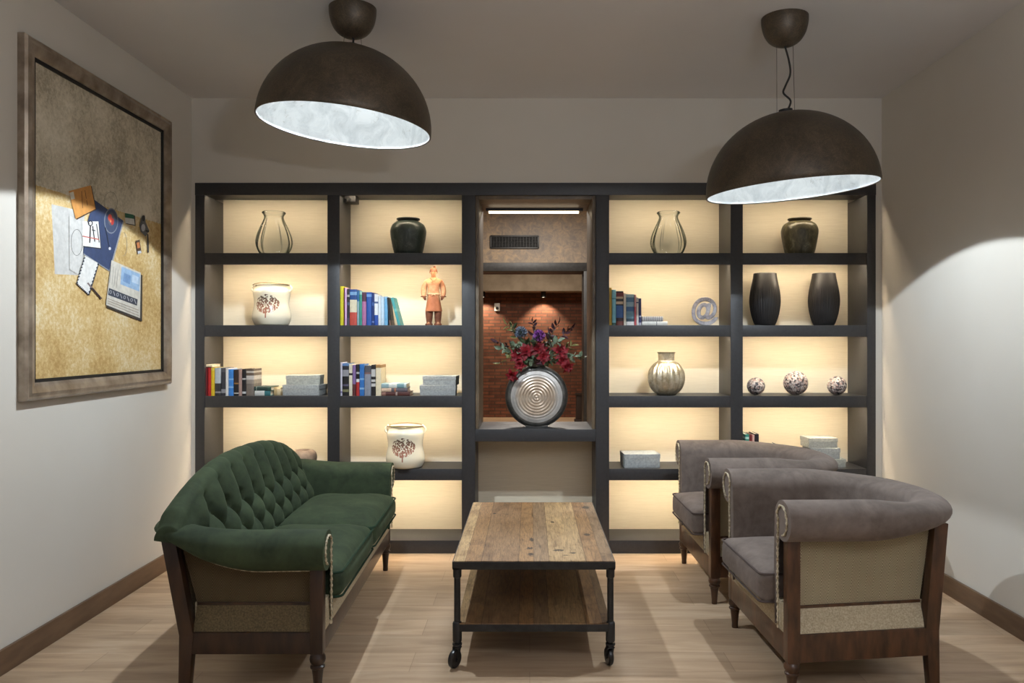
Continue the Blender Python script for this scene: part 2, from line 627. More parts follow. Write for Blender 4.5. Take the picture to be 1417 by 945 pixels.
# centre bay: ledge, window reveal, recess under the ledge
cx0, cx1 = bx(657.5), bx(824.5)
def ledge(b):
    box(b, cx0, cx1, 0.002, 0.44, 0.665, 0.738, 0.003)
part('ledge', M_CHAR, ledge)
part('base_shelf', M_CHAR, lambda b: box(b, cx0, cx1, 0.004, D, 0, 0.077, 0.0015))
part('back_panel', M_PANEL, lambda b: box(b, cx0, cx1, D, D + 0.02, 0, 0.665))
def reveal(b):
    box(b, cx0, cx0 + 0.022, 0.012, 0.44, 0.738, 2.13, 0.004)
    box(b, cx1 - 0.022, cx1, 0.012, 0.44, 0.738, 2.13, 0.004)
    box(b, cx0 + 0.022, cx1 - 0.022, 0.012, 0.44, 2.105, 2.13, 0.004)
M_REV = mottled('bronze_reveal', (88, 76, 62), (110, 96, 78), 14, 0.4)
part('window_reveal', M_REV, reveal)
part('light_strip', M_STRIP2, lambda b: box(b, bx(672), bx(806), 0.345, 0.375, 2.078, 2.090), smooth=0)
part('light_housing', M_CHAR, lambda b: box(b, bx(668), bx(812), 0.335, 0.385, 2.090, 2.105))
part('lamp_bracket', M_IRON, lambda b: (box(b, bx(470), bx(487), 0.10, 0.20, 2.105, 2.15, 0.003), tube(b, [(bx(478), 0.10, 2.12), (bx(474), 0.07, 2.11)], 0.012, 10)))

# ------------------------------------------------------------------ the room seen through the window
def m_stone():
    n = N('mottled_stone')
    v = n.coord()
    f = n.noise(v, 14, 8, 0.75, 1.0)
    f2 = n.noise(v, 2.2, 5)
    s = n.math('ADD', n.math('MULTIPLY', f, 0.65), n.math('MULTIPLY', f2, 0.35))
    return n.set(n.ramp(s, [(0.36, srgb(92, 84, 80)), (0.5, srgb(128, 112, 94)), (0.62, srgb(160, 136, 104))]), 0.5)
M_STONE = m_stone()
def m_brick():
    n = N('red_brick')
    v = n.coord(rot=(R(90), 0, 0))
    br = n.n('TexBrick')
    br.inputs['Scale'].default_value = 1
    br.inputs['Mortar Size'].default_value = 0.008
    br.inputs['Brick Width'].default_value = 0.19
    br.inputs['Row Height'].default_value = 0.053
    br.inputs['Color1'].default_value = srgb(98, 58, 44)
    br.inputs['Color2'].default_value = srgb(132, 80, 58)
    br.inputs['Mortar'].default_value = srgb(84, 62, 50)
    n.l(v, br.inputs['Vector'])
    c = n.mix(1.0, br.outputs['Color'], n.ramp(n.noise(n.coord(), 7, 6), [(0.3, (0.6, 0.58, 0.56, 1)), (0.7, (1.1, 1.1, 1.1, 1))]), 'MULTIPLY')
    n.bump(br.outputs['Fac'], -0.4, 0.01)
    return n.set(c, 0.85)
M_BRICK = m_brick()
slab('wall_far_brick', -2.0, 2.2, 13.0, 13.12, 0, H, M_BRICK)
slab('wall_hall_left', -1.6, -1.5, 5.16, 13.0, 0, H, M_STONE)
slab('wall_hall_right', 1.75, 1.85, 5.16, 13.0, 0, H, M_STONE)
b = nb()
box(b, -1.5, 1.75, 8.5, 8.75, 2.09, H)
box(b, 0.66, 1.75, 8.5, 8.75, 0, 2.09)
tag(obj('wall_hall_front', b, M_STONE), kind='structure')
b = nb()
box(b, -1.5, 0.66, 8.46, 8.78, 2.0, 2.09, 0.004)
box(b, 0.575, 0.66, 8.46, 8.78, 0, 2.0, 0.004)
tag(obj('trim_1', b, M_IRON), kind='structure')
slab('trim_2', -1.5, 1.75, 12.55, 13.0, 2.04, 2.30, mottled('pale_plaster', (150, 136, 116), (176, 160, 138), 5, 0.8))
# stone edge of the opening beside the window reveal
slab('trim_3', X(816, 5.17), X(822, 5.17), 5.162, 5.30, 0.70, 2.13, mottled('pale_stone_edge', (150, 138, 116), (190, 178, 150), 60, 0.6))

v = thing('air_vent', 'dark slatted air vent on the mottled wall above the far doorway', 'vent', (X(712, 8.5), 8.495, Z(335, 8.5)))
b = nb()
w, h = 0.255, 0.064
for s in (-1, 1):
    box(b, -w, w, -0.012, 0.004, s * h - 0.008, s * h + 0.008, 0.001)
    box(b, s * w - 0.008, s * w + 0.008, -0.012, 0.004, -h, h, 0.001)
obj('vent_frame', b, M_IRON, v)
b = nb()
for i in range(12):
    z = -h + 0.008 + i * (2 * h - 0.016) / 11
    hexa(b, [(-w, -0.009, z - 0.003), (w, -0.009, z - 0.003), (w, 0.0, z + 0.001), (-w, 0.0, z + 0.001), (-w, -0.009, z - 0.001), (w, -0.009, z - 0.001), (w, 0.0, z + 0.003), (-w, 0.0, z + 0.003)])
for i in range(1, 16):
    xx = -w + i * 2 * w / 16
    box(b, xx - 0.002, xx + 0.002, -0.006, 0.0, -h, h)
obj('grille', b, M_IRON, v)
obj('vent_back', box(nb(), -w, w, 0.0, 0.004, -h, h), plain((16, 16, 16), 0.9), v)

v = thing('wall_sensor', 'small white sensor box on the far brick wall', 'sensor', (X(688, 13), 12.998, Z(425, 13)))
obj('sensor_body', box(nb(), -0.045, 0.045, -0.05, 0, -0.065, 0.065, 0.012), plain((225, 222, 215), 0.5), v)
obj('sensor_lens', lathe(nb(), [(0.0, 0.03), (0.02, 0.02), (0.028, 0.0)], 16, (0, 0, 0)), plain((60, 60, 60), 0.2), v).matrix_local = Matrix.Translation((0, -0.045, -0.02)) @ Matrix.Rotation(R(90), 4, 'X')

v = thing('wooden_pedestal', 'narrow dark wooden pedestal standing at the edge of the far doorway', 'pedestal', (X(801.5, 12.2), 12.2, 0))
mm = plain((52, 36, 26), 0.5)
obj('pedestal_base', box(nb(), -0.075, 0.075, -0.075, 0.075, 0, 0.05, 0.008), mm, v)
b = nb(); post(b, (0, 0, 0.05), (0, 0, 0.42), (0.11, 0.11), (0.09, 0.09)); obj('shaft', b, mm, v)
obj('pedestal_top', box(nb(), -0.065, 0.065, -0.065, 0.065, 0.42, 0.455, 0.008), mm, v)

def lamp(name, typ, loc, power, color, parent=None, **kw):
    d = bpy.data.lights.new(name, typ)
    d.energy = power
    d.color = color
    for k, val in kw.items():
        setattr(d, k, val)
    o = bpy.data.objects.new(name, d)
    COL.objects.link(o)
    o.location = loc
    if parent is not None:
        o.parent = parent
    return o
for i, (px, lab) in enumerate(((752, 'small black spotlight on the far brick wall above the bouquet'), (668, 'small black spotlight on the far brick wall beside the white sensor'))):
    v = thing('wall_spotlight', lab, 'spotlight', (X(px, 12.75), 12.75, 2.04), 0, 'spotlights over the brick wall')
    obj('lamp_body', lathe(nb(), [(0.0, 0.0), (0.04, 0.0), (0.045, -0.09), (0.036, -0.09), (0.034, -0.02), (0.0, -0.02)], 20), M_IRON, v)
    o = lamp('spot_light', 'SPOT', (0, 0, -0.085), 42, (1.0, 0.80, 0.56), v, spot_size=R(95), spot_blend=0.5, shadow_soft_size=0.03)
    o.rotation_euler = (R(24), 0, 0)
lamp('added_hall_fill', 'AREA', (0.1, 6.9, H - 0.03), 78, (1.0, 0.92, 0.82), size=0.5)  # unseen fill light added to brighten the mottled wall above the doorway
lamp('unseen_lobby_fill', 'AREA', (0.1, 11.0, H - 0.03), 30, (1.0, 0.90, 0.78), size=0.5)  # unseen fill light for the far end of the hall, no fixture

# added fill lights out of view: one brightens the ceiling, one the near armchair
o = lamp('added_ceiling_fill', 'AREA', (0.9, -0.5, 1.75), CEILING_FILL_W, (0.90, 0.94, 1.0), shape='DISK', size=0.35)
o.rotation_euler = (PI, 0, 0)
lamp('added_armchair_fill', 'SPOT', (1.7, 1.5, H - 0.03), ARMCHAIR_FILL_W, (0.86, 0.93, 1.0), shadow_soft_size=0.05, spot_size=R(96), spot_blend=0.8)

# ------------------------------------------------------------------ pendant lamps
def dome_prof(r, z_rim=0.0, n=22, squash=0.925):
    return [(r * math.cos(PI / 2 * i / n), z_rim + squash * r * math.sin(PI / 2 * i / n)) for i in range(n)] + [(0.0, z_rim + squash * r)]
def pendant(x, y, rim_z, roll, pitch, label, cx, cy, cord_pts, power):
    t = thing('pendant_lamp', label, 'lamp', (cx, cy, H), 0, 'dome pendant lamps')
    # ceiling canopy: an upside down bowl
    b = nb()
    lathe(b, smooth_prof([(0.0, -0.128), (0.035, -0.124), (0.068, -0.104), (0.09, -0.07), (0.1, -0.03), (0.1015, 0.0)], 5), 40)
    obj('ceiling_canopy', b, M_SHADE, t)
    mat = Matrix.Translation((x - cx, y - cy, rim_z - H)) @ Matrix.Rotation(R(roll), 4, 'Y') @ Matrix.Rotation(R(pitch), 4, 'X')
    r = 0.372
    b = nb()
    lathe(b, [(r - 0.007, 0.0), (r - 0.003, -0.003), (r, 0.0)] + dome_prof(r)[1:], 72)
    sh = obj('shade', b, M_SHADE, t, 60)
    sh.matrix_local = mat
    b = nb()
    lathe(b, [(r - 0.0065, 0.0005)] + dome_prof(r - 0.008)[1:], 72)
    obj('shade_lining', b, M_LINING, sh, 180)
    # lamp holder and bulb
    b = nb()
    lathe(b, [(0.0, 0.36), (0.03, 0.358), (0.03, 0.30), (0.02, 0.295), (0.0, 0.295)], 24)
    obj('lamp_holder', b, M_IRON, sh)
    b = nb()
    lathe(b, smooth_prof([(0.014, 0.300), (0.018, 0.285), (0.034, 0.262), (0.040, 0.240), (0.030, 0.215), (0.0, 0.205)], 4), 24)
    obj('bulb', b, m_emit('bulb_glow', PENDANT_COL, 12), sh)
    lamp('reflector_light', 'SPOT', (0, 0, 0.185), power, PENDANT_COL, sh, shadow_soft_size=0.016, spot_size=R(126), spot_blend=0.05)
    lamp('bulb_light', 'POINT', (0, 0, 0.185), PENDANT_SPILL, SPILL_COL, sh, shadow_soft_size=0.03)
    top = mat @ Vector((0, 0, 0.925 * r))
    b = nb()
    pts = smooth_prof([(0, 0, -0.125)] + cord_pts + [tuple(top)], 6)
    tube(b, pts, 0.0045, 8)
    obj('cord', b, M_CORD, t)
    for dx in (-0.036, 0.036):
        p = mat @ Vector((dx * 1.1, 0, 0.92 * r))
        obj('suspension_wire', tube(nb(), [(dx, 0, -0.115), tuple(p)], 0.0011, 6), M_WIRE, t)
    b = nb()
    lathe(b, [(0.0, 0.012), (0.012, 0.012), (0.018, 0.0), (0.0, 0.0)], 20, (0, 0, 0.92 * r))
    obj('cord_grip', b, M_IRON, sh)
    return t
pendant(-0.80, 3.44, 2.19, 5.5, 0, 'rust-brown dome pendant hanging close to the ceiling above the green sofa', -0.766, 3.44, [(0.003, 0, -0.135)], PENDANT_W[0])
pendant(1.165, 3.54, 1.935, -4.6, 1.5, 'rust-brown dome pendant hanging lower on a long wavy cord above the armchairs', 1.136, 3.54,
        [(0.018, 0, -0.19), (0.024, 0, -0.25), (0.002, 0, -0.305), (-0.006, 0, -0.335), (0.024, 0, -0.365), (0.022, 0, -0.39)], PENDANT_W[1])

# ------------------------------------------------------------------ upholstered seats: shared joinery
def turned_leg(x, y, h):
    b = nb()
    k = h / 0.13
    prof = [(0.0, 0.0), (0.013, 0.0), (0.014, 0.006), (0.0135, 0.02 * k), (0.018, 0.065 * k), (0.021, 0.082 * k), (0.026, 0.086 * k), (0.026, 0.091 * k),
            (0.021, 0.095 * k), (0.027, 0.104 * k), (0.029, 0.112 * k), (0.027, 0.121 * k), (0.022, 0.128 * k), (0.022, h + 0.002), (0.0, h + 0.002)]
    lathe(b, prof, 24, (x, y, 0))
    return b

def roll_profile(T, B, rx, zin, tuck=-115, n=20, flare=0.0):
    cz, ry = (T + B) / 2, (T - B) / 2
    pts = []
    for i in range(6):
        z = zin + (cz - zin) * i / 6
        pts.append((-rx - 0.008 * math.sin(PI * i / 6) + flare * (z - zin), z))
    for i in range(n + 1):
        a = R(180 + (tuck - 180) * i / n)
        pts.append((rx * math.cos(a) + flare * (cz + ry * math.sin(a) - zin), cz + ry * math.sin(a)))
    return pts

def sweep(bm, path, prof_at, cap=True, wrinkle=0.0, seed=0):
    rows = []
    n = len(path)
    for i, p in enumerate(path):
        d = Vector(path[min(i + 1, n - 1)]) - Vector(path[max(i - 1, 0)])
        d.normalize()
        nx, ny = -d.y, d.x
        s = i / (n - 1)
        row = []
        pr = prof_at(s, p)
        for j, (q, z) in enumerate(pr):
            row.append((p[0] + nx * q, p[1] + ny * q, z))
        rows.append(row)
    grid(bm, rows, cap, cap)
    return rows

def seat_frame(t, xf, hf, xr, hr, z0, z1, z2, B_f, B_r, lean, wood=M_MAHOG, canvas=None, strip=None):
    """legs, posts, rails, canvas side panels: front legs (xf, +-hf), rear legs (xr, +-hr)"""
    canvas, strip = canvas or M_HERR, strip or M_LINEN
    for s in (-1, 1):
        obj('leg', turned_leg(xf, s * hf, z0), wood, t)
        b = nb()
        post(b, (xr - 0.012, s * hr, 0), (xr, s * hr, z1), (0.036, 0.036), (0.05, 0.046))
        obj('leg', b, wood, t)
        b = nb()
        post(b, (xf, s * hf, z0), (xf, s * hf, B_f + 0.03), (0.046, 0.046), (0.046, 0.046))
        obj('front_post', b, wood, t)
        b = nb()
        post(b, (xr, s * hr, z1 - 0.01), (xr - lean, s * hr, B_r + 0.01), (0.05, 0.046), (0.05, 0.046))
        obj('rear_post', b, wood, t)
        o = 0.022
        b = nb()
        beam(b, (xf, s * (hf - 0.002), z0), (xr, s * (hr - 0.002), z0), 0.042, z1 - z0)
        obj('side_rail', b, wood, t)
        # canvas panel between the posts, tacked to a sloping strip above the rail
        f = (xf - 0.02, s * (hf - 0.012)); r = (xr + 0.02, s * (hr - 0.012)); r2 = (xr + 0.02 - lean, s * (hr - 0.012))
        ins = s * 0.02
        b = nb()
        hexa(b, [(f[0], f[1] - ins - s * 0.008, z2), (r[0], r[1] - ins - s * 0.008, z2), (r[0], r[1] - ins, z2), (f[0], f[1] - ins, z2),
                 (f[0], f[1] - s * 0.008, B_f + 0.035), (r2[0], r2[1] - s * 0.008, B_r + 0.03), (r2[0], r2[1], B_r + 0.03), (f[0], f[1], B_f + 0.035)])
        obj('side_panel', b, canvas, t)
        b = nb()
        hexa(b, [(f[0], f[1] - ins - s * 0.012, z1 - 0.004), (r[0], r[1] - ins - s * 0.012, z1 - 0.004), (r[0], r[1] + s * 0.024, z1 - 0.004), (f[0], f[1] + s * 0.024, z1 - 0.004),
                 (f[0], f[1] - ins - s * 0.012, z2 + 0.004), (r[0], r[1] - ins - s * 0.012, z2 + 0.004), (r[0], r[1] - ins + s * 0.004, z2 + 0.004), (f[0], f[1] - ins + s * 0.004, z2 + 0.004)])
        obj('side_strip', b, strip, t)
        b = nb()
        beam(b, (f[0], f[1] - ins + s * 0.002, z2 - 0.002), (r[0], r[1] - ins + s * 0.002, z2 - 0.002), 0.008, 0.012, 0.001)
        obj('panel_batten', b, wood, t)
    b = nb()
    beam(b, (xf + 0.001, -hf, z0), (xf + 0.001, hf, z0), 0.042, z1 - z0)
    obj('front_rail', b, wood, t)
    b = nb()
    beam(b, (xr, -hr, z0), (xr, hr, z0), 0.042, z1 - z0)
    obj('back_rail', b, wood, t)
    b = nb()
    beam(b, (xf + 0.002, -hf + 0.02, z1 - 0.006), (xf + 0.002, hf - 0.02, z1 - 0.006), 0.044, z2 - z1 + 0.03, 0.006)
    obj('front_apron', b, M_LINEN, t)
    b = nb()
    hexa(b, [(xr - 0.012, -hr, z1), (xr - 0.012, hr, z1), (xr - 0.002, hr, z1), (xr - 0.002, -hr, z1),
             (xr - lean - 0.012, -hr, B_r), (xr - lean - 0.012, hr, B_r), (xr - lean - 0.002, hr, B_r), (xr - lean - 0.002, -hr, B_r)])
    obj('back_canvas', b, M_HERR, t)
    # webbing deck under the cushion
    obj('seat_deck', box(nb(), xr + 0.01, xf, -hr + 0.03, hr - 0.03, z1 + 0.02, z2 + 0.01, 0.004), M_LINEN, t)

def braid(prof_pts, place, parent):
    """prof_pts: (n, z) profile of the arm's front; place maps (n, z) to a point"""
    zc = max(z for _, z in prof_pts)
    rx = -min(q for q, _ in prof_pts)
    cz = zc - 0.068
    pts = []
    for q, z in prof_pts:
        if z < cz and q < 0:
            pts.append(place(q * 0.48, z))
        else:
            pts.append(place(q * 0.62 + 0.0, cz + (z - cz) * 0.72))
    pts = [tuple(p) for p in pts]
    b = nb()
    # narrow twisted gimp: two thin strands side by side with small beads
    out = []
    for p, q in zip(pts, pts[1:]):
        a, c = Vector(p), Vector(q)
        k = max(1, int((c - a).length / 0.006))
        for j in range(k):
            out.append(a.lerp(c, j / k))
    out.append(Vector(pts[-1]))
    rad = [0.0042 + 0.0016 * math.sin(i * 1.9) for i in range(len(out))]
    tube(b, out, rad, 6)
    return obj('braid_trim', b, M_BRAID, parent)

# ------------------------------------------------------------------ green sofa
def make_sofa():
    t = thing('sofa', 'green velvet camelback sofa with deep-buttoned back and dark wooden frame', 'sofa', (-1.0, 3.6, 0), R(1.4))
    xf, hf, xr, hr = 0.225, 0.77, -0.235, 0.76
    seat_frame(t, xf, hf, xr, hr, 0.155, 0.232, 0.315, 0.45, 0.575, 0.068, canvas=M_HERR_S, strip=M_LINEN_S, wood=M_MAHOG_S)
    # arms
    for s in (-1, 1):
        path = smooth_prof([(0.262, -0.775), (0.12, -0.778), (-0.03, -0.785), (-0.16, -0.787), (-0.24, -0.775), (-0.29, -0.74), (-0.305, -0.69)], 6)
        b = nb()
        def prof(u, p):
            e = sstep(0.25, 0.85, u)
            T = 0.592 + 0.035 * u - 0.02 * math.exp(-((u - 0.35) / 0.2) ** 2) * 0.4
            B = 0.452 + 0.118 * e
            return roll_profile(T, B, 0.068 + 0.014 * (1 - e), 0.245 + 0.22 * e)
        rows = sweep(b, path, prof)
        for v_ in b.verts:
            v_.co.y *= -s
        a = obj('armrest', b, M_GREEN, t, 50)
        braid(prof(0.0, None)[:-3], lambda q, z: (0.265, s * (0.775 + q), z), a)
        # gimp under the outer edge of the roll
        low = [(r_[-3][0], -s * r_[-3][1], r_[-3][2] - 0.002) for r_ in rows[1:-8]]
        obj('edge_braid', tube(nb(), low, 0.0035, 6), M_BRAID, a)
    # deep-buttoned back
    L = 0.826
    PY, Z0, DZ = 0.15, 0.455, 0.088
    def crest(v):
        return 0.632 + 0.162 * (1 - abs(v) ** 2.6) - 0.016 * v - 0.03 * sstep(0.93, 1.0, abs(v))
    def plan(v):
        return -0.012 * abs(v) ** 6
    def buttons():
        out = []
        for j in range(3):
            z = Z0 + DZ * j
            for i in range(-5, 6):
                y = (i + 0.5 * (j % 2)) * PY
                if abs(y) < 0.68 - 0.1 * (j == 2) and z < crest(y / L) - 0.085:
                    out.append((y, z))
        return out
    BT = buttons()
    def tuft(y, z, v):
        u = y / PY + (z - Z0) / (2 * DZ)
        w = y / PY - (z - Z0) / (2 * DZ)
        d = (abs(math.sin(PI * u)) * abs(math.sin(PI * w))) ** 0.45
        pl = abs(math.sin(PI * y / PY)) ** 0.5
        k = sstep(Z0 + 2 * DZ - 0.01, Z0 + 2 * DZ + 0.03, z)
        d = d * (1 - k) + pl * k
        m = (1 - sstep(0.80, 0.90, abs(v))) * (1 - sstep(-0.06, 0.035, z - crest(v) + 0.02)) * sstep(0.34, 0.40, z)
        dd = min((y - by) ** 2 + (z - bz) ** 2 for by, bz in BT)
        return m * (0.042 * (d - 0.6) - 0.030 * math.exp(-dd / (2 * 0.013 ** 2)))
    rows = []
    NV = 220
    for iv in range(NV + 1):
        v = -1 + 2 * iv / NV
        y = v * L
        h = crest(v)
        o = plan(v)
        zb = 0.33 + 0.225 * sstep(0.79, 0.86, abs(v))
        row = []
        n1 = 64
        rc = 0.046
        for i in range(n1 + 1):
            q = i / n1
            z = zb + (h - rc - zb) * q
            qq = (z - 0.33) / (h - rc - 0.33)
            x = -0.135 - 0.105 * qq * (0.6 + 0.4 * (h - .33) / .46) + 0.018 * math.sin(PI * qq) + o
            dsp = tuft(y, z, v)
            row.append((x + dsp * 0.96, y, z + dsp * 0.22))
        xt = -0.135 - 0.105 * (0.6 + 0.4 * (h - .33) / .46) + o
        for i in range(1, 15):
            a = PI * i / 14
            z = h - rc + rc * math.sin(a)
            x = xt - rc * (1 - math.cos(a))
            m = 0.010 * (1 - sstep(0.6, 0.85, abs(v))) * math.cos(a / 2) ** 2
            dsp = m * (abs(math.sin(PI * y / PY)) ** 0.5 - 0.6)
            row.append((x + dsp * math.cos(a), y, z + dsp * math.sin(a)))
        xb = xt - 2 * rc
        zo = zb - 0.03 + 0.045 * sstep(0.79, 0.86, abs(v))
        for i in range(1, 9):
            q = i / 8
            row.append((xb + (-0.247 - xb) * q * 0.9 * (1 - sstep(.79, .86, abs(v))), y, h - rc + (zo - h + rc) * q))
        rows.append(row)
    b = nb()
    grid(b, rows, True, True)
    bk = obj('backrest', b, M_GREEN, t, 70)
    for y, z in BT:
        v = y / L
        h = crest(v)
        q = (z - 0.33) / (h - 0.046 - 0.33)
        x = -0.135 - 0.105 * q * (0.6 + 0.4 * (h - .33) / .46) + 0.018 * math.sin(PI * q) + plan(v)
        dsp = tuft(y, z, v)
        b = nb()
        lathe(b, [(0.0, 0.005), (0.005, 0.0045), (0.009, 0.0015), (0.010, -0.002)], 12)
        bt = obj('button', b, M_GREEN2, bk)
        bt.matrix_local = Matrix.Translation((x + dsp * 0.96 + 0.001, y, z + dsp * 0.22)) @ Matrix.Rotation(R(78), 4, 'Y')
    # two seat cushions
    for y0, y1 in ((-0.70, -0.003), (0.003, 0.70)):
        b = nb()
        cushion(b, -0.16, 0.292, y0, y1, 0.318, 0.425, 0.035, 0.045, 22, 0.004)
        c = obj('seat_cushion', b, M_GREEN, t, 180)
        for z in (0.416, 0.328):
            b = nb()
            tube(b, rrect(-0.155, 0.294, y0 + 0.004, y1 - 0.004, z, 0.03), 0.0045, 6, True)
            obj('piping', b, M_GREEN2, c)
    return t
make_sofa()

# ------------------------------------------------------------------ tub armchairs
def make_chair(loc, rot, label):
    t = thing('armchair', label, 'armchair', loc, rot, 'taupe tub armchairs')
    xf, hf, xr, hr = 0.262, 0.345, -0.265, 0.29
    T, B = 0.700, 0.555
    seat_frame(t, xf, hf, xr, hr, 0.128, 0.228, 0.306, B, B + 0.04, 0.034)
    path = [(0.295 - i * 0.03, -0.345) for i in range(12)]
    for i in range(1, 41):
        a = PI * i / 40
        path.append((-0.035 - 0.295 * math.sin(a) ** 0.92 if 0 < a < PI else -0.035, -0.345 * (1 if math.cos(a) > 0 else -1) * abs(math.cos(a)) ** 0.86))
    path += [(0.295 - i * 0.03, 0.345) for i in range(10, -1, -1)]
    b = nb()
    def prof(u, p):
        back = sstep(0.02, -0.25, p[0]) if False else sstep(0.0, 0.26, -p[0])
        Tz = T - 0.018 * back
        return roll_profile(Tz, B + 0.035 * back, 0.082 - 0.006 * back, 0.235 + 0.065 * back, -112, 22, 0.07 * back)
    rows = sweep(b, path, prof)
    up = obj('backrest', b, M_TAUPE, t, 50)
    for s in (-1, 1):
        braid(prof(0.0, (0.295, 0))[:-2], lambda q, z: (0.298, s * (0.345 + q), z), up)
    low = [(r_[-2][0], r_[-2][1], r_[-2][2] - 0.003) for r_ in rows[1:-1]]
    obj('edge_braid', tube(nb(), low, 0.0038, 6), M_BRAID, up)
    b = nb()
    cushion(b, -0.235, 0.345, -0.262, 0.262, 0.306, 0.418, 0.026, 0.028, 22, 0.003)
    c = obj('seat_cushion', b, M_TAUPE, t, 180)
    for z in (0.413, 0.312):
        b = nb()
        tube(b, rrect(-0.23, 0.347, -0.26, 0.26, z, 0.025), 0.0042, 6, True)
        obj('piping', b, M_TAUPE2, c)
    return t
ch = make_chair((1.18, 3.175, 0), R(180 + 2.0), 'taupe velvet tub armchair with a herringbone canvas side, standing by the coffee table\'s front end')
dup(ch, (1.145, 4.175, 0), R(180 + 1.0), 'taupe velvet tub armchair tucked between the shelves and the other armchair')

# ------------------------------------------------------------------ coffee table
def make_table():
    t = thing('coffee_table', 'industrial coffee table of reclaimed wood boards on black iron pipe legs with casters', 'coffee table', (0.016, 3.63, 0))
    t.scale.z = 1.0187
    hx, hy = 0.315, 0.559
    obj('table_top', box(nb(), -hx + 0.003, hx - 0.003, -hy + 0.003, hy - 0.003, 0.389, 0.407, 0.003), M_OLD, t)
    b = nb()
    for s in (-1, 1):
        box(b, -hx, hx, s * (hy - 0.014) - 0.014, s * (hy - 0.014) + 0.014, 0.374, 0.3885, 0.002)
        box(b, s * (hx - 0.014) - 0.014, s * (hx - 0.014) + 0.014, -hy, hy, 0.374, 0.3885, 0.002)
        box(b, -hx, hx, s * (hy - 0.001) - 0.0015, s * (hy - 0.001) + 0.0015, 0.380, 0.404, 0.0005)
        box(b, s * (hx - 0.001) - 0.0015, s * (hx - 0.001) + 0.0015, -hy, hy, 0.380, 0.404, 0.0005)
    obj('top_frame', b, M_IRON, t)
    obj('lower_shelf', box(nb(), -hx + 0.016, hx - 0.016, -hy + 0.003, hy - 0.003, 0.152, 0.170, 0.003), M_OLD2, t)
    b = nb()
    for s in (-1, 1):
        box(b, -hx + 0.01, hx - 0.01, s * (hy - 0.012) - 0.010, s * (hy - 0.012) + 0.010, 0.138, 0.166, 0.002)
    for xx in (-0.2, 0.2):
        box(b, xx - 0.012, xx + 0.012, -hy + 0.02, hy - 0.02, 0.140, 0.1515, 0.001)
    obj('lower_frame', b, M_IRON, t)
    k = 0
    for sx in (-1, 1):
        for sy in (-1, 1):
            x, y = sx * (hx - 0.0175), sy * (hy - 0.0175)
            b = nb()
            lathe(b, [(0.0, 0.098), (0.017, 0.098), (0.018, 0.101), (0.018, 0.166), (0.0155, 0.172), (0.0125, 0.174), (0.0125, 0.340), (0.0155, 0.342), (0.0165, 0.346), (0.0165, 0.376), (0.0, 0.376)], 20, (x, y, 0))
            obj('leg', b, M_IRON, t)
            c = bpy.data.objects.new('caster', None)
            COL.objects.link(c)
            c.parent = t
            c.location = (x, y, 0)
            c.rotation_euler = (0, 0, [R(238), R(35), R(104), R(150)][k])
            k += 1
            b = nb()
            lathe(b, [(0.0, 0.100), (0.010, 0.100), (0.010, 0.092), (0.019, 0.090), (0.019, 0.084), (0.012, 0.080), (0.014, 0.074), (0.0, 0.074)], 18)
            for s in (-1, 1):
                hexa(b, [(-0.006, s * 0.0125 - 0.0015, 0.076), (0.010, s * 0.0125 - 0.0015, 0.076), (0.010, s * 0.0125 + 0.0015, 0.076), (-0.006, s * 0.0125 + 0.0015, 0.076),
                         (0.008, s * 0.0125 - 0.0015, 0.028), (0.024, s * 0.0125 - 0.0015, 0.028), (0.024, s * 0.0125 + 0.0015, 0.028), (0.008, s * 0.0125 + 0.0015, 0.028)])
            box(b, -0.012, 0.013, -0.014, 0.014, 0.073, 0.078, 0.001)
            obj('fork', b, M_IRON, c)
            b = nb()
            lathe(b, [(0.0, -0.010), (0.030, -0.010), (0.034, -0.007), (0.036, 0.0), (0.034, 0.007), (0.030, 0.010), (0.0, 0.010)], 28)
            lathe(b, [(0.0, -0.0165), (0.005, -0.0165), (0.005, 0.0165), (0.0, 0.0165)], 12)
            o = obj('wheel', b, M_RUBBER, c)
            o.matrix_local = Matrix.Translation((0.016, 0, 0.036)) @ Matrix.Rotation(R(90), 4, 'X')
    return t
make_table()

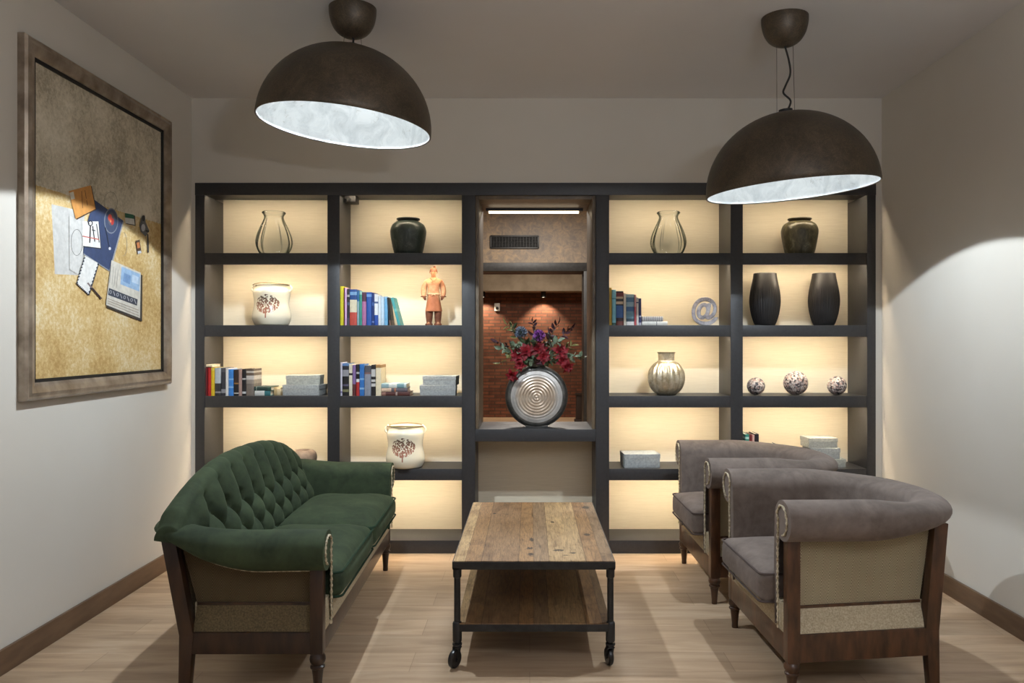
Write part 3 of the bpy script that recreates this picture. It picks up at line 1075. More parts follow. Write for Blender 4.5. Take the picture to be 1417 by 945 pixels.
# ------------------------------------------------------------------ painting on the wall
def make_painting():
    y0, y1, z0, z1 = 3.115, 4.385, 1.027, 2.475
    t = thing('framed_painting', 'large framed still life of scattered letters, plate and newspaper on ochre ground', 'painting', (WX0, (y0 + y1) / 2, (z0 + z1) / 2))
    hw, hh = (y1 - y0) / 2, (z1 - z0) / 2
    # moulding profile (inset from the outer edge, height off the wall)
    prof = [(0.0, 0.0), (0.0, 0.028), (0.008, 0.038), (0.016, 0.036), (0.030, 0.040), (0.050, 0.034), (0.062, 0.030), (0.070, 0.024), (0.070, 0.0)]
    b = nb()
    loops = []
    for sy, sz in ((-1, -1), (1, -1), (1, 1), (-1, 1)):
        loops.append([b.verts.new((d, sy * (hw - i), sz * (hh - i))) for i, d in prof])
    for i in range(4):
        a, c = loops[i], loops[(i + 1) % 4]
        for j in range(len(prof) - 1):
            b.faces.new((a[j], a[j + 1], c[j + 1], c[j]))
    fm = mottled('worn_silver_frame', (126, 112, 98), (178, 164, 148), 9, 0.3, 0.55, 0.08, stretch=(1, 1, 1))
    obj('frame', b, fm, t, 25)
    b = nb()
    w = 0.070
    for sy in (-1, 1):
        box(b, 0.004, 0.020, sy * (hw - w - 0.007) - 0.007, sy * (hw - w - 0.007) + 0.007, -hh + w, hh - w)
        box(b, 0.004, 0.020, -hw + w, hw - w, sy * (hh - w - 0.007) - 0.007, sy * (hh - w - 0.007) + 0.007)
    obj('liner', b, plain((18, 15, 13), 0.6), t)
    # canvas
    n = N('painted_ground')
    v = n.coord()
    sep = n.n('SeparateXYZ'); n.l(v, sep.inputs[0])
    sp = n.noise(v, 55, 6, 0.8)
    big = n.noise(v, 4, 6)
    och = n.ramp(n.math('ADD', n.math('MULTIPLY', sp, 0.6), n.math('MULTIPLY', big, 0.4)), [(0.38, srgb(168, 134, 78)), (0.5, srgb(198, 168, 112)), (0.62, srgb(216, 200, 164))])
    gry = n.ramp(n.math('ADD', n.math('MULTIPLY', sp, 0.5), n.math('MULTIPLY', big, 0.5)), [(0.40, srgb(160, 150, 130)), (0.5, srgb(200, 190, 168)), (0.6, srgb(222, 213, 194))])
    zz = n.math('ADD', sep.outputs['Z'], n.math('MULTIPLY', sp, 0.02))
    k = n.ramp(zz, [(0.0, (0, 0, 0, 1)), (1.0, (1, 1, 1, 1))])
    lim = n.math('GREATER_THAN', zz, 1.895 - (z0 + z1) / 2 + 0.01)
    c = n.mix(lim, och, gry)
    n.bump(sp, 0.1, 0.003)
    m_ground = n.set(c, 0.7)
    mats = [m_ground]
    names = {}
    def mi(rgb):
        if rgb not in names:
            names[rgb] = len(mats)
            mats.append(plain(rgb, 0.75))
        return names[rgb]
    b = nb()
    box(b, 0.004, 0.012, -hw + w, hw - w, -hh + w, hh - w)
    yc, zc = (y0 + y1) / 2, (z0 + z1) / 2
    xw = WX0 + 0.012
    lift = [0.0122]
    def q(zx, zy):                 # a point of the picture's painted still life
        px, py = 70 + zx / 4.294, 240 + zy / 4.294
        Y = -xw * F / (733 - px)
        return Y - yc, Z(py, Y) - zc
    def poly(pts, rgb, raw=False):
        lift[0] += 0.00003
        vv = [b.verts.new((lift[0],) + (p if raw else q(*p))) for p in pts]
        f = b.faces.new(vv)
        f.normal_update()
        if f.normal.x < 0:
            f.normal_flip()
        f.material_index = mi(rgb)
    def ell(cx, cy, rx, ry, rgb, n_=24):
        poly([(cx + rx * math.cos(2 * PI * i / n_), cy + ry * math.sin(2 * PI * i / n_)) for i in range(n_)], rgb)
    def stroke(p0, p1, wd, rgb):
        dx, dy = p1[0] - p0[0], p1[1] - p0[1]
        l = math.hypot(dx, dy); ox, oy = -dy / l * wd / 2, dx / l * wd / 2
        poly([(p0[0] - ox, p0[1] - oy), (p1[0] - ox, p1[1] - oy), (p1[0] + ox, p1[1] + oy), (p0[0] + ox, p0[1] + oy)], rgb)
    def ring(cx, cy, rx, ry, wd, rgb, n_=20, a0=0, a1=360):
        for i in range(n_):
            a, c_ = R(a0 + (a1 - a0) * i / n_), R(a0 + (a1 - a0) * (i + 1) / n_)
            stroke((cx + rx * math.cos(a), cy + ry * math.sin(a)), (cx + rx * math.cos(c_), cy + ry * math.sin(c_)), wd, rgb)
    poly([(5, 183), (202, 228), (197, 606), (25, 598)], (196, 194, 190))
    ring(152, 410, 34, 78, 3, (120, 118, 116))
    ring(166, 405, 22, 60, 2, (130, 128, 124), 16, 60, 300)
    ring(355, 170, 40, 60, 2, (120, 116, 104))
    ring(430, 420, 22, 70, 2, (150, 146, 138), 14, -90, 100)
    poly([(108, 250), (190, 290), (190, 470), (160, 600), (110, 570)], (204, 202, 198))
    ring(152, 410, 34, 78, 3, (110, 108, 106))
    poly([(250, 160), (432, 286), (352, 585), (190, 482)], (150, 152, 156))
    poly([(255, 155), (427, 280), (345, 575), (190, 473), (215, 290)], (52, 66, 100))
    poly([(109, 110), (241, 75), (268, 216), (150, 276)], (70, 52, 36))
    poly([(103, 105), (235, 70), (263, 210), (145, 270)], (208, 146, 76))
    poly([(108, 115), (132, 108), (140, 150), (118, 156)], (224, 216, 196))
    for k_, (a, c_) in enumerate((((180, 105), (186, 205)), ((200, 100), (208, 150)), ((210, 160), (215, 190)))):
        stroke(a, c_, 3, (70, 44, 24))
    poly([(187, 290), (284, 292), (298, 450), (190, 437)], (40, 40, 46))
    poly([(184, 284), (280, 285), (293, 443), (187, 430)], (226, 224, 220))
    ring(232, 296, 12, 14, 6, (24, 22, 24), 12)
    stroke((232, 312), (228, 412), 7, (24, 22, 24)); stroke((245, 312), (258, 405), 6, (24, 22, 24))
    stroke((268, 300), (284, 410), 5, (30, 28, 30)); stroke((215, 285), (225, 300), 5, (24, 22, 24))
    stroke((184, 372), (282, 392), 6, (196, 96, 84)); stroke((240, 335), (262, 340), 5, (24, 22, 24))
    ell(355, 282, 42, 76, (120, 126, 138)); ell(356, 282, 37, 69, (58, 70, 98)); ell(356, 272, 20, 40, (92, 88, 96))
    ell(348, 262, 12, 20, (196, 72, 54)); ell(362, 286, 10, 20, (176, 52, 46)); ell(352, 284, 5, 8, (220, 130, 90))
    stroke((320, 320), (345, 440), 6, (36, 44, 66)); ell(347, 446, 7, 9, (206, 208, 212))
    poly([(441, 240), (497, 250), (501, 312), (444, 300)], (70, 66, 60))
    poly([(437, 235), (488, 245), (491, 270), (438, 262)], (44, 104, 78))
    poly([(438, 262), (491, 270), (495, 305), (440, 295)], (214, 212, 206))
    poly([(540, 250), (556, 250), (560, 290), (582, 340), (560, 375), (530, 345), (524, 310)], (104, 104, 106))
    ell(547, 266, 8, 18, (40, 40, 44)); ell(546, 322, 12, 22, (186, 188, 194)); stroke((572, 360), (576, 470), 9, (78, 74, 68)); stroke((560, 340), (580, 345), 10, (44, 42, 44))
    poly([(500, 400), (524, 393), (536, 470), (512, 480)], (84, 62, 46)); poly([(506, 412), (522, 408), (528, 440), (512, 446)], (190, 116, 68)); poly([(512, 462), (532, 458), (535, 472), (514, 478)], (196, 200, 206))
    poly([(204, 494), (283, 538), (225, 726), (154, 660)], (60, 58, 60))
    poly([(199, 489), (278, 534), (220, 719), (150, 654)], (222, 220, 216))
    e0 = [(199, 489), (278, 534), (220, 719), (150, 654)]
    for i in range(1, 4):
        a, c_ = e0[i], e0[(i + 1) % 4]
        for j in range(9):
            s0, s1 = j / 9, (j + 0.5) / 9
            stroke((a[0] + (c_[0] - a[0]) * s0, a[1] + (c_[1] - a[1]) * s0), (a[0] + (c_[0] - a[0]) * s1, a[1] + (c_[1] - a[1]) * s1), 8, (36, 42, 60))
    stroke((213, 650), (297, 745), 9, (54, 38, 40)); stroke((213, 650), (240, 680), 4, (150, 130, 130))
    poly([(362, 522), (540, 605), (538, 880), (326, 796)], (58, 52, 46))
    poly([(355, 515), (530, 590), (525, 860), (322, 780)], (206, 200, 188))
    poly([(415, 552), (526, 598), (521, 702), (408, 658)], (150, 178, 208)); poly([(430, 590), (470, 608), (466, 660), (424, 640)], (118, 150, 190)); poly([(480, 600), (518, 616), (516, 660), (476, 645)], (186, 204, 222))
    poly([(340, 680), (511, 748), (507, 786), (335, 722)], (58, 62, 74))
    for i in range(8):
        f0 = 0.05 + i * 0.12
        xx, yy = 337 + 172 * f0, 701 + 66 * f0
        stroke((xx, yy - 12), (xx + 9, yy + 14), 4, (170, 172, 178)) if i % 2 else ring(xx + 4, yy, 6, 10, 3, (170, 172, 178), 8)
    for i in range(4):
        stroke((352 + i * 14, 545 + i * 9), (343 + i * 13, 650 + i * 10), 4, (176, 170, 160))
    for i in range(3):
        stroke((330, 742 + i * 14), (515, 812 + i * 16), 3, (150, 136, 120))
    obj('canvas', b, mats, t, 0, normals=False)
    return t
make_painting()

# ------------------------------------------------------------------ books
M_PAGES = mottled('book_pages', (216, 204, 178), (236, 228, 206), 60, 0.8, stretch=(1, 1, 30))
BW = 232.0
def make_book(w, h, d, bands, pages=True):
    """standing book, spine towards -y, origin at the bottom centre of the spine.
    bands: list of (fraction from the bottom where the colour begins, rgb)"""
    mats, idx = [], []
    for f, rgb in bands:
        mats.append(plain(rgb, 0.45))
    ct = min(0.003, w * 0.18)
    b = nb()
    stops = [f for f, _ in bands] + [1.0]
    for i in range(len(bands)):
        z0, z1 = stops[i] * h, stops[i + 1] * h
        # rounded spine strip
        n = 6
        pts = []
        for k in range(n + 1):
            a = PI * k / n
            pts.append((-w / 2 * math.cos(a), -0.0035 * math.sin(a)))
        pts += [(w / 2, 0.003), (-w / 2, 0.003)]
        lo = [b.verts.new((x, y, z0)) for x, y in pts]
        hi = [b.verts.new((x, y, z1)) for x, y in pts]
        for k in range(len(pts)):
            k2 = (k + 1) % len(pts)
            b.faces.new((lo[k], lo[k2], hi[k2], hi[k])).material_index = i
        b.faces.new(list(reversed(lo))).material_index = i
        b.faces.new(hi).material_index = i
        for s in (-1, 1):
            box(b, min(s * w / 2, s * (w / 2 - ct)), max(s * w / 2, s * (w / 2 - ct)), 0.003, d, z0, z1, mi=i)
    return b, mats, ct

def book(label, x0, x1, h, bands, zbase, yf, d=0.15, group=None, tilt=0.0, flat=False, rotz=0.0):
    """x0, x1: edges of the spine in metres"""
    w = abs(x1 - x0)
    t = thing('book', label, 'book', ((x0 + x1) / 2, yf, zbase), rotz, group)
    b, mats, ct = make_book(w, h, d, bands)
    M = Matrix.Identity(4)
    if tilt:
        M = Matrix.Translation((w / 2 * (1 if tilt < 0 else -1), 0, 0)) @ Matrix.Rotation(R(tilt), 4, 'Y') @ Matrix.Translation((-w / 2 * (1 if tilt < 0 else -1), 0, 0))
    c = obj('cover', b, mats, t, 30)
    c.matrix_local = M
    p = obj('pages', box(nb(), -w / 2 + ct, w / 2 - ct, 0.003, d - 0.004, 0.003, h - 0.003), M_PAGES, t, 0)
    p.matrix_local = M
    return t

def flat_book(label, x0, x1, z0, z1, yf, d, bands, group=None, rotz=0.0):
    """lying book with its spine to the front"""
    th, L = z1 - z0, abs(x1 - x0)
    t = thing('book', label, 'book', ((x0 + x1) / 2, yf, z0), rotz, group)
    b, mats, ct = make_book(th, L, d, bands)
    M = Matrix.Translation((-L / 2, 0, th / 2)) @ Matrix.Rotation(R(90), 4, 'Y')
    c = obj('cover', b, mats, t, 30)
    c.matrix_local = M
    p = obj('pages', box(nb(), -th / 2 + ct, th / 2 - ct, 0.003, d - 0.004, 0.003, L - 0.003), M_PAGES, t, 0)
    p.matrix_local = M
    return t

def shelf_row(items, ox, oy, sc, zb, base_zoom, phrase, group, yf=4.742):
    for (a, c, top, desc, bands) in items:
        x0, x1 = (ox + a / sc - 733) / F * yf, (ox + c / sc - 733) / F * yf
        h = (base_zoom - top) / sc / F * yf
        book('%s %s' % (desc, phrase), x0 + 0.0004, x1 - 0.0004, h, bands, zb, yf + rnd.uniform(0, 0.006), 0.14 + rnd.uniform(-0.015, 0.02), group)

W_, K_ = (226, 224, 222), (30, 28, 30)
A = [(35, 92, 62, 'tall yellow book', [(0, (204, 192, 36))]), (93, 104, 78, 'thin dark red book', [(0, (92, 26, 34))]),
     (104, 133, 80, 'lilac pink book', [(0, (206, 164, 204))]), (134, 167, 95, 'black book with pale specks', [(0, (70, 64, 84)), (.2, (34, 34, 48)), (.42, (30, 28, 40)), (.55, (72, 88, 110)), (.63, (36, 36, 46)), (.78, (180, 176, 170)), (.84, (46, 40, 50))]),
     (168, 256, 100, 'thick red, cream and blue striped book', [(0, (186, 74, 62)), (.36, (214, 204, 176)), (.71, (36, 72, 132)), (.84, (120, 160, 196)), (.93, (36, 72, 132))]),
     (257, 284, 120, 'slim grey-blue book', [(0, (140, 168, 176)), (.7, (44, 100, 150))]), (284, 319, 122, 'teal green book', [(0, (56, 142, 126)), (.9, (150, 190, 180))]),
     (319, 370, 135, 'plum purple book', [(0, (170, 108, 150)), (.72, (84, 44, 66))]), (371, 436, 135, 'wide royal blue book', [(0, (40, 82, 160)), (.86, (110, 150, 204)), (.94, (40, 82, 160))]),
     (437, 466, 140, 'narrow navy book', [(0, (30, 52, 112)), (.08, (120, 140, 190)), (.13, (30, 52, 112)), (.6, (70, 100, 160)), (.7, (30, 52, 112))]),
     (467, 514, 158, 'white book with a blue foot', [(0, (36, 78, 164)), (.33, (224, 226, 230)), (.7, (70, 92, 140)), (.76, (224, 226, 230))]), (515, 550, 180, 'pale grey-white book', [(0, (212, 220, 228))]),
     (551, 590, 190, 'ice blue book', [(0, (196, 216, 232))]), (591, 634, 188, 'sky blue book', [(0, (112, 172, 212)), (.93, (150, 196, 224))])]
shelf_row(A, 465, 390, 8.856, 1.356, 540, 'in the row beside the clay figurine', 'books beside the clay figurine')
ya = 4.744
xa = lambda z: (465 + z / 8.856 - 733) / F * ya
book('black book leaning at the end of the row beside the clay figurine', xa(654), xa(676), 0.165, [(0, (120, 92, 78)), (.18, K_)], 1.357, ya, 0.12, 'books beside the clay figurine', tilt=-6)
book('teal book leaning most steeply in the row beside the clay figurine', xa(758), xa(792), 0.172, [(0, (70, 158, 160)), (.5, (110, 180, 178)), (.6, (70, 158, 160))], 1.357, ya, 0.13, 'books beside the clay figurine', tilt=-15)

B_ = [(70, 95, 87, 'dark maroon book', [(0, (112, 28, 34))]), (96, 131, 85, 'bright red book', [(0, (192, 42, 42))]), (132, 173, 85, 'golden yellow book', [(0, (226, 190, 42)), (.9, (240, 214, 90))]),
      (175, 240, 88, 'pale-topped black book', [(0, (52, 50, 52)), (.1, (150, 146, 146)), (.16, (52, 50, 52)), (.45, (190, 198, 204))]), (241, 290, 88, 'dark grey book', [(0, (54, 54, 62)), (.1, (150, 150, 156)), (.24, (54, 54, 62)), (.85, (84, 84, 90))]),
      (292, 323, 92, 'slim white book', [(0, W_)]), (323, 376, 105, 'bright blue book', [(0, (62, 134, 212)), (.3, (140, 186, 232)), (.36, (62, 134, 212)), (.6, (130, 180, 230)), (.66, (62, 134, 212))]),
      (378, 433, 108, 'black and brown book', [(0, K_), (.08, (200, 196, 190)), (.12, K_), (.45, (150, 110, 60)), (.5, (52, 36, 28))]), (435, 469, 108, 'dusty pink book', [(0, (172, 142, 132))]),
      (470, 512, 100, 'slender black book', [(0, K_), (.08, (206, 206, 206)), (.16, K_), (.6, (180, 178, 176)), (.66, K_)]), (514, 600, 98, 'thick brown and white patterned book', [(0, (122, 112, 104)), (.45, (150, 140, 130)), (.6, (206, 200, 194)), (.75, (100, 84, 72)), (.85, (190, 184, 176)), (.92, (96, 80, 68))])]
shelf_row(B_, 275, 500, 7.872, 0.935, 392, 'in the row above the green sofa', 'books above the green sofa')
yb = 4.742
xb = lambda z: (275 + z / 7.872 - 733) / F * yb
flat_book('cream booklet lying across the maroon and red books', xb(72), xb(145), 0.935 + 0.1715, 0.935 + 0.187, yb + 0.004, 0.13, [(0, (232, 214, 180))], 'books above the green sofa')
yg = 4.735
flat_book('white book with a teal end lying under a dark green book', xb(612), xb(782), 0.935, 0.965, yb, 0.13, [(0, (206, 208, 206)), (.62, (52, 110, 116))], 'books above the green sofa')
flat_book('dark green book lying on top of a white book', xb(604), xb(790), 0.966, 0.990, yb, 0.13, [(0, (36, 62, 58)), (.12, (150, 160, 150)), (.16, (36, 62, 58)), (.8, (48, 84, 74))], 'books above the green sofa', R(-3))
flat_book('worn tan book lying behind the dark green book', xb(792), xb(862), 0.935, 0.982, yb + 0.05, 0.11, [(0, (196, 170, 124)), (.5, (216, 196, 156))], 'books above the green sofa')

C_ = [(72, 103, 65, 'white and lilac book', [(0, (214, 210, 222)), (.08, (140, 130, 170)), (.14, (214, 210, 222))]), (104, 173, 75, 'thick black flower-patterned book', [(0, K_), (.12, (130, 128, 90)), (.2, K_), (.3, (90, 84, 110)), (.36, K_), (.6, (150, 150, 156)), (.8, (44, 44, 50)), (.92, (96, 130, 176))]),
      (175, 211, 85, 'ivory book', [(0, (226, 218, 196)), (.65, (50, 46, 46)), (.72, (226, 218, 196))]), (213, 248, 95, 'purple book with a dark foot', [(0, (92, 44, 46)), (.38, (128, 104, 156))]),
      (249, 285, 88, 'red and black book', [(0, (176, 48, 46)), (.44, W_), (.54, K_), (.7, (190, 190, 190)), (.76, K_)]), (286, 336, 85, 'cobalt blue book', [(0, (50, 112, 184)), (.2, (140, 180, 220)), (.26, (50, 112, 184)), (.5, (120, 168, 214)), (.56, (50, 112, 184))]),
      (339, 408, 100, 'thick grey book', [(0, (140, 144, 156)), (.72, (120, 90, 90)), (.78, (84, 84, 92))]), (410, 455, 92, 'black book with white marks', [(0, K_), (.3, (210, 208, 206)), (.4, K_), (.45, (200, 198, 196)), (.53, K_), (.62, (196, 194, 192)), (.86, K_)]),
      (458, 515, 90, 'cream book with brown top edge', [(0, (236, 222, 190)), (.9, (170, 130, 80))])]
shelf_row(C_, 460, 495, 7.66, 0.935, 420, 'in the row above the lower flowered jar', 'books above the lower flowered jar')
xc = lambda z: (460 + z / 7.66 - 733) / F * yb
flat_book('dark red-brown book at the bottom of a flat pile of three', xc(520), xc(822), 0.935, 0.958, yb, 0.14, [(0, (150, 110, 96)), (.15, (84, 44, 40)), (.5, (170, 150, 140)), (.56, (84, 44, 40))], 'books above the lower flowered jar')
flat_book('orange and grey book in the middle of a flat pile', xc(520), xc(795), 0.959, 0.981, yb, 0.14, [(0, (210, 180, 156)), (.38, (90, 84, 92)), (.5, (190, 120, 84)), (.56, (104, 96, 104))], 'books above the lower flowered jar', R(1.5))
flat_book('pale blue-grey book on top of a flat pile of three', xc(518), xc(786), 0.982, 1.008, yb, 0.13, [(0, (150, 176, 182)), (.3, (214, 218, 214)), (.62, (120, 156, 166)), (.9, (190, 204, 206))], 'books above the lower flowered jar', R(-1))

D_ = [(35, 76, 75, 'mustard yellow book', [(0, (208, 172, 70))]), (78, 126, 100, 'light turquoise book', [(0, (44, 84, 78)), (.07, (136, 200, 218)), (.74, (60, 110, 140)), (.76, (136, 200, 218))]),
      (128, 217, 118, 'thick black book with colour picture', [(0, (110, 52, 46)), (.12, (48, 36, 44)), (.22, (56, 100, 164)), (.58, (32, 28, 34)), (.62, (214, 190, 160)), (.7, (40, 32, 36)), (.78, (206, 180, 150)), (.84, (120, 44, 44)), (.96, (32, 26, 30))]),
      (219, 250, 140, 'plain white book', [(0, (226, 220, 206))]), (251, 346, 155, 'thick blue-grey patterned book', [(0, W_), (.12, (54, 78, 92)), (.22, (110, 150, 172)), (.45, (62, 104, 150)), (.6, (150, 180, 196)), (.75, (84, 124, 154)), (.9, (170, 196, 208))]),
      (347, 371, 160, 'slim rose red book', [(0, (196, 92, 98)), (.6, (214, 160, 158))]), (372, 401, 195, 'short white book', [(0, W_), (.8, (70, 80, 120)), (.84, W_)]), (403, 433, 205, 'short navy book', [(0, (190, 190, 204)), (.1, (44, 50, 96)), (.3, (180, 186, 206)), (.36, (44, 50, 96)), (.85, (60, 66, 110))])]
shelf_row(D_, 838, 390, 8.747, 1.356, 530, 'in the row beside the silver at-sign', 'books beside the at-sign')
xd = lambda z: (838 + z / 8.747 - 733) / F * yb
flat_book('white book lying at the bottom beside the silver at-sign', xd(440), xd(750), 1.356, 1.379, yb, 0.14, [(0, (226, 224, 218)), (.56, (120, 120, 124)), (.59, (226, 224, 218))], 'books beside the at-sign')
flat_book('grey ring-bound book lying on top beside the silver at-sign', xd(438), xd(695), 1.380, 1.409, yb, 0.13, [(i / 22, (186, 182, 180) if i % 2 else (120, 118, 120)) for i in range(22)], 'books beside the at-sign', R(1))

for (p0, p1, top, desc, bands) in ((1031, 1036.5, 601, 'teal book', [(0, (40, 130, 120)), (.86, (180, 214, 208)), (.92, (40, 130, 120))]), (1037, 1040.5, 601.5, 'dark red book', [(0, (120, 40, 50))]), (1041, 1044, 602, 'pink-white book', [(0, (214, 180, 176))]), (1044.5, 1050, 600.5, 'black book', [(0, (26, 24, 36))])):
    y_ = 4.80
    book(desc + ' peeking over the far armchair on the low shelf', X(p0, y_), X(p1, y_), Z(top, y_) - 0.502, bands, 0.502, y_, 0.13, 'books behind the armchairs')
book('green-edged white book leaning over behind the far armchair', X(1066, 4.8), X(1072, 4.8), 0.15, [(0, (30, 34, 60)), (.3, (220, 222, 226)), (.75, (40, 44, 70)), (.9, (120, 140, 60))], 0.502, 4.80, 0.12, 'books behind the armchairs', tilt=-24)
book('white book leaning with a dark corner behind the far armchair', X(1082, 4.8), X(1090, 4.8), 0.142, [(0, (226, 226, 226)), (.8, (34, 36, 52))], 0.502, 4.81, 0.12, 'books behind the armchairs', tilt=-22)

# ------------------------------------------------------------------ linen storage boxes
def linen(name, c1, c2):
    return mottled(name, c1, c2, 90, 0.8, 0, 0.1)
M_BOXA = linen('grey_linen', (158, 160, 154), (184, 186, 178))
M_BOXB = linen('blue_grey_linen', (148, 152, 152), (172, 176, 176))
def storage_box(label, x0, x1, z0, z1, yf, d, m, rot=0, group=None):
    w, h = x1 - x0, z1 - z0
    t = thing('storage_box', label, 'box', ((x0 + x1) / 2, yf + d / 2, z0), R(rot), group)
    lid = min(0.026, h * 0.4)
    obj('box_body', box(nb(), -w / 2 + 0.002, w / 2 - 0.002, -d / 2 + 0.002, d / 2 - 0.002, 0, h - 0.003, 0.002), m, t)
    b = nb()
    box(b, -w / 2, w / 2, -d / 2, d / 2, h - 0.004, h, 0.0015)
    for s in (-1, 1):
        box(b, -w / 2, w / 2, s * (d / 2 - 0.0012) - 0.0012, s * (d / 2 - 0.0012) + 0.0012, h - lid, h - 0.002)
        box(b, s * (w / 2 - 0.0012) - 0.0012, s * (w / 2 - 0.0012) + 0.0012, -d / 2, d / 2, h - lid, h - 0.002)
    obj('lid', b, m, t)
    return t
g1 = 'linen storage boxes'
ys = 4.765
storage_box('grey linen box at the bottom of the pair above the green sofa', X(391, ys), X(443, ys), 0.935, 0.998, ys, 0.16, M_BOXB, -3, g1)
storage_box('grey linen box on top of the pair above the green sofa', X(394, ys), X(441, ys), 0.9985, 1.056, ys + 0.01, 0.13, M_BOXA, 4, g1)
storage_box('grey linen box at the bottom of the pair above the lower flowered jar', X(580, ys), X(630, ys), 0.935, 0.996, ys, 0.16, M_BOXB, 2, g1)
storage_box('grey linen box on top of the pair above the lower flowered jar', X(585, ys), X(632, ys), 0.9965, 1.052, ys + 0.01, 0.13, M_BOXB, -4, g1)
storage_box('single grey linen box alone on the low shelf beside the armchairs', X(863, 4.76), X(913, 4.76), 0.502, 0.584, 4.76, 0.17, M_BOXB, 3, g1)
storage_box('pale linen box at the bottom of the stack behind the armchairs', X(1120, 4.77), X(1171, 4.77), 0.502, 0.552, 4.77, 0.18, M_BOXA, 0, g1)
storage_box('pale linen box in the middle of the stack behind the armchairs', X(1123, 4.77), X(1164, 4.77), 0.5525, 0.618, 4.775, 0.16, M_BOXB, -3, g1)
storage_box('pale linen box on top of the stack behind the armchairs', X(1119, 4.77), X(1160, 4.77), 0.6185, 0.678, 4.78, 0.14, M_BOXA, 2, g1)

# ------------------------------------------------------------------ vases and jars on the shelves
def m_glass(name, tint, edge):
    n = N(name)
    lw = n.n('LayerWeight'); lw.inputs['Blend'].default_value = 0.35
    tr = n.n('BsdfTransparent')
    gl = n.n('BsdfGlossy'); gl.inputs['Roughness'].default_value = 0.03
    gl.inputs['Color'].default_value = (0.95, 1.0, 0.97, 1)
    n.l(n.ramp(lw.outputs['Facing'], [(0.0, tint), (0.28, tint), (0.75, edge)]), tr.inputs['Color'])
    mx = n.n('MixShader')
    n.l(n.math('ADD', n.math('MULTIPLY', n.math('POWER', lw.outputs['Facing'], 3.0), 0.35), 0.012), mx.inputs[0])
    n.l(tr.outputs[0], mx.inputs[1]); n.l(gl.outputs[0], mx.inputs[2])
    n.l(mx.outputs[0], n.out.inputs['Surface'])
    return n.m
M_GLASS = m_glass('pale_green_glass', (0.992, 0.996, 0.993, 1), (0.20, 0.25, 0.22, 1))
def glass_vase(px, label):
    y = 4.875
    t = thing('glass_vase', label, 'vase', (X(px, y), y, 1.785), 0, 'ribbed glass vases')
    outer = smooth_prof([(0.060, 0.0), (0.086, 0.012), (0.106, 0.05), (0.111, 0.085), (0.103, 0.125), (0.085, 0.17), (0.066, 0.21), (0.058, 0.232), (0.060, 0.246), (0.066, 0.255), (0.066, 0.268)], 4)
    inner = [(max(0.0, r - 0.004), z + (0.006 if i == 0 else 0)) for i, (r, z) in enumerate(outer)]
    def lobes(a, z):
        k = math.sin(PI * min(1, max(0, (z - 0.01) / 0.225))) ** 0.7 if 0.01 < z < 0.235 else 0
        return 1 - 0.21 * k * (1 - abs(math.sin(a * 4.5 + 0.35)) ** 0.5)
    b = nb()
    prof = [(0.0, 0.0)] + outer + list(reversed(inner)) + [(0.0, 0.008)]
    lathe(b, prof, 96, rfun=lobes)
    obj('vase_body', b, M_GLASS, t, 180)
    b = nb()
    tube(b, [(0.067 * math.cos(2 * PI * i / 40), 0.067 * math.sin(2 * PI * i / 40), 0.262) for i in range(40)], 0.0045, 8, True)
    obj('rim', b, M_GLASS, t, 180)
glass_vase(379, 'clear ribbed glass vase on the top shelf above a flowered jar')
glass_vase(925, 'clear ribbed glass vase on the top shelf beside the lower pendant lamp')

def lathe_thing(name, label, cat, px, y, zb, prof, m, seg=64, rfun=None, group=None, part_name='vase_body', inner=None, smooth=60):
    t = thing(name, label, cat, (X(px, y), y, zb), 0, group)
    b = nb()
    lathe(b, prof, seg, rfun=rfun)
    obj(part_name, b, m, t, smooth)
    return t
def m_glaze(name, c1, c2, c3):
    n = N(name)
    v = n.coord((1, 1, 0.6))
    f = n.noise(v, 26, 8, 0.7, 0.6)
    n.bump(n.noise(v, 60, 4), 0.25, 0.006)
    return n.set(n.ramp(f, [(0.3, srgb(c1)), (0.55, srgb(c2)), (0.72, srgb(c3))]), 0.34)
JAR = smooth_prof([(0.076, 0.0), (0.088, 0.02), (0.101, 0.08), (0.109, 0.13), (0.108, 0.158), (0.096, 0.186), (0.072, 0.203), (0.060, 0.208)], 5)
def jar(px, label, m, mrim):
    y = 4.86
    t = thing('ceramic_jar', label, 'jar', (X(px, y), y, 1.785), 0, 'round ceramic jars')
    b = nb()
    lathe(b, [(0.0, 0.0)] + JAR + [(0.055, 0.205), (0.06, 0.19), (0.05, 0.17), (0.0, 0.165)], 64)
    obj('jar_body', b, m, t, 60)
    b = nb()
    lathe(b, [(0.058, 0.204), (0.062, 0.212), (0.072, 0.220), (0.070, 0.2245), (0.058, 0.220), (0.054, 0.206)], 48)
    obj('rim', b, mrim, t, 60)
jar(565, 'dark green glazed round jar on the top shelf above the clay figurine', m_glaze('green_glaze', (28, 34, 32), (52, 61, 55), (98, 106, 96)), plain((28, 30, 28), 0.4))
jar(1106.5, 'olive bronze glazed round jar on the top shelf above the black vases', m_glaze('bronze_glaze', (48, 44, 32), (92, 86, 64), (146, 138, 110)), plain((62, 50, 30), 0.35))

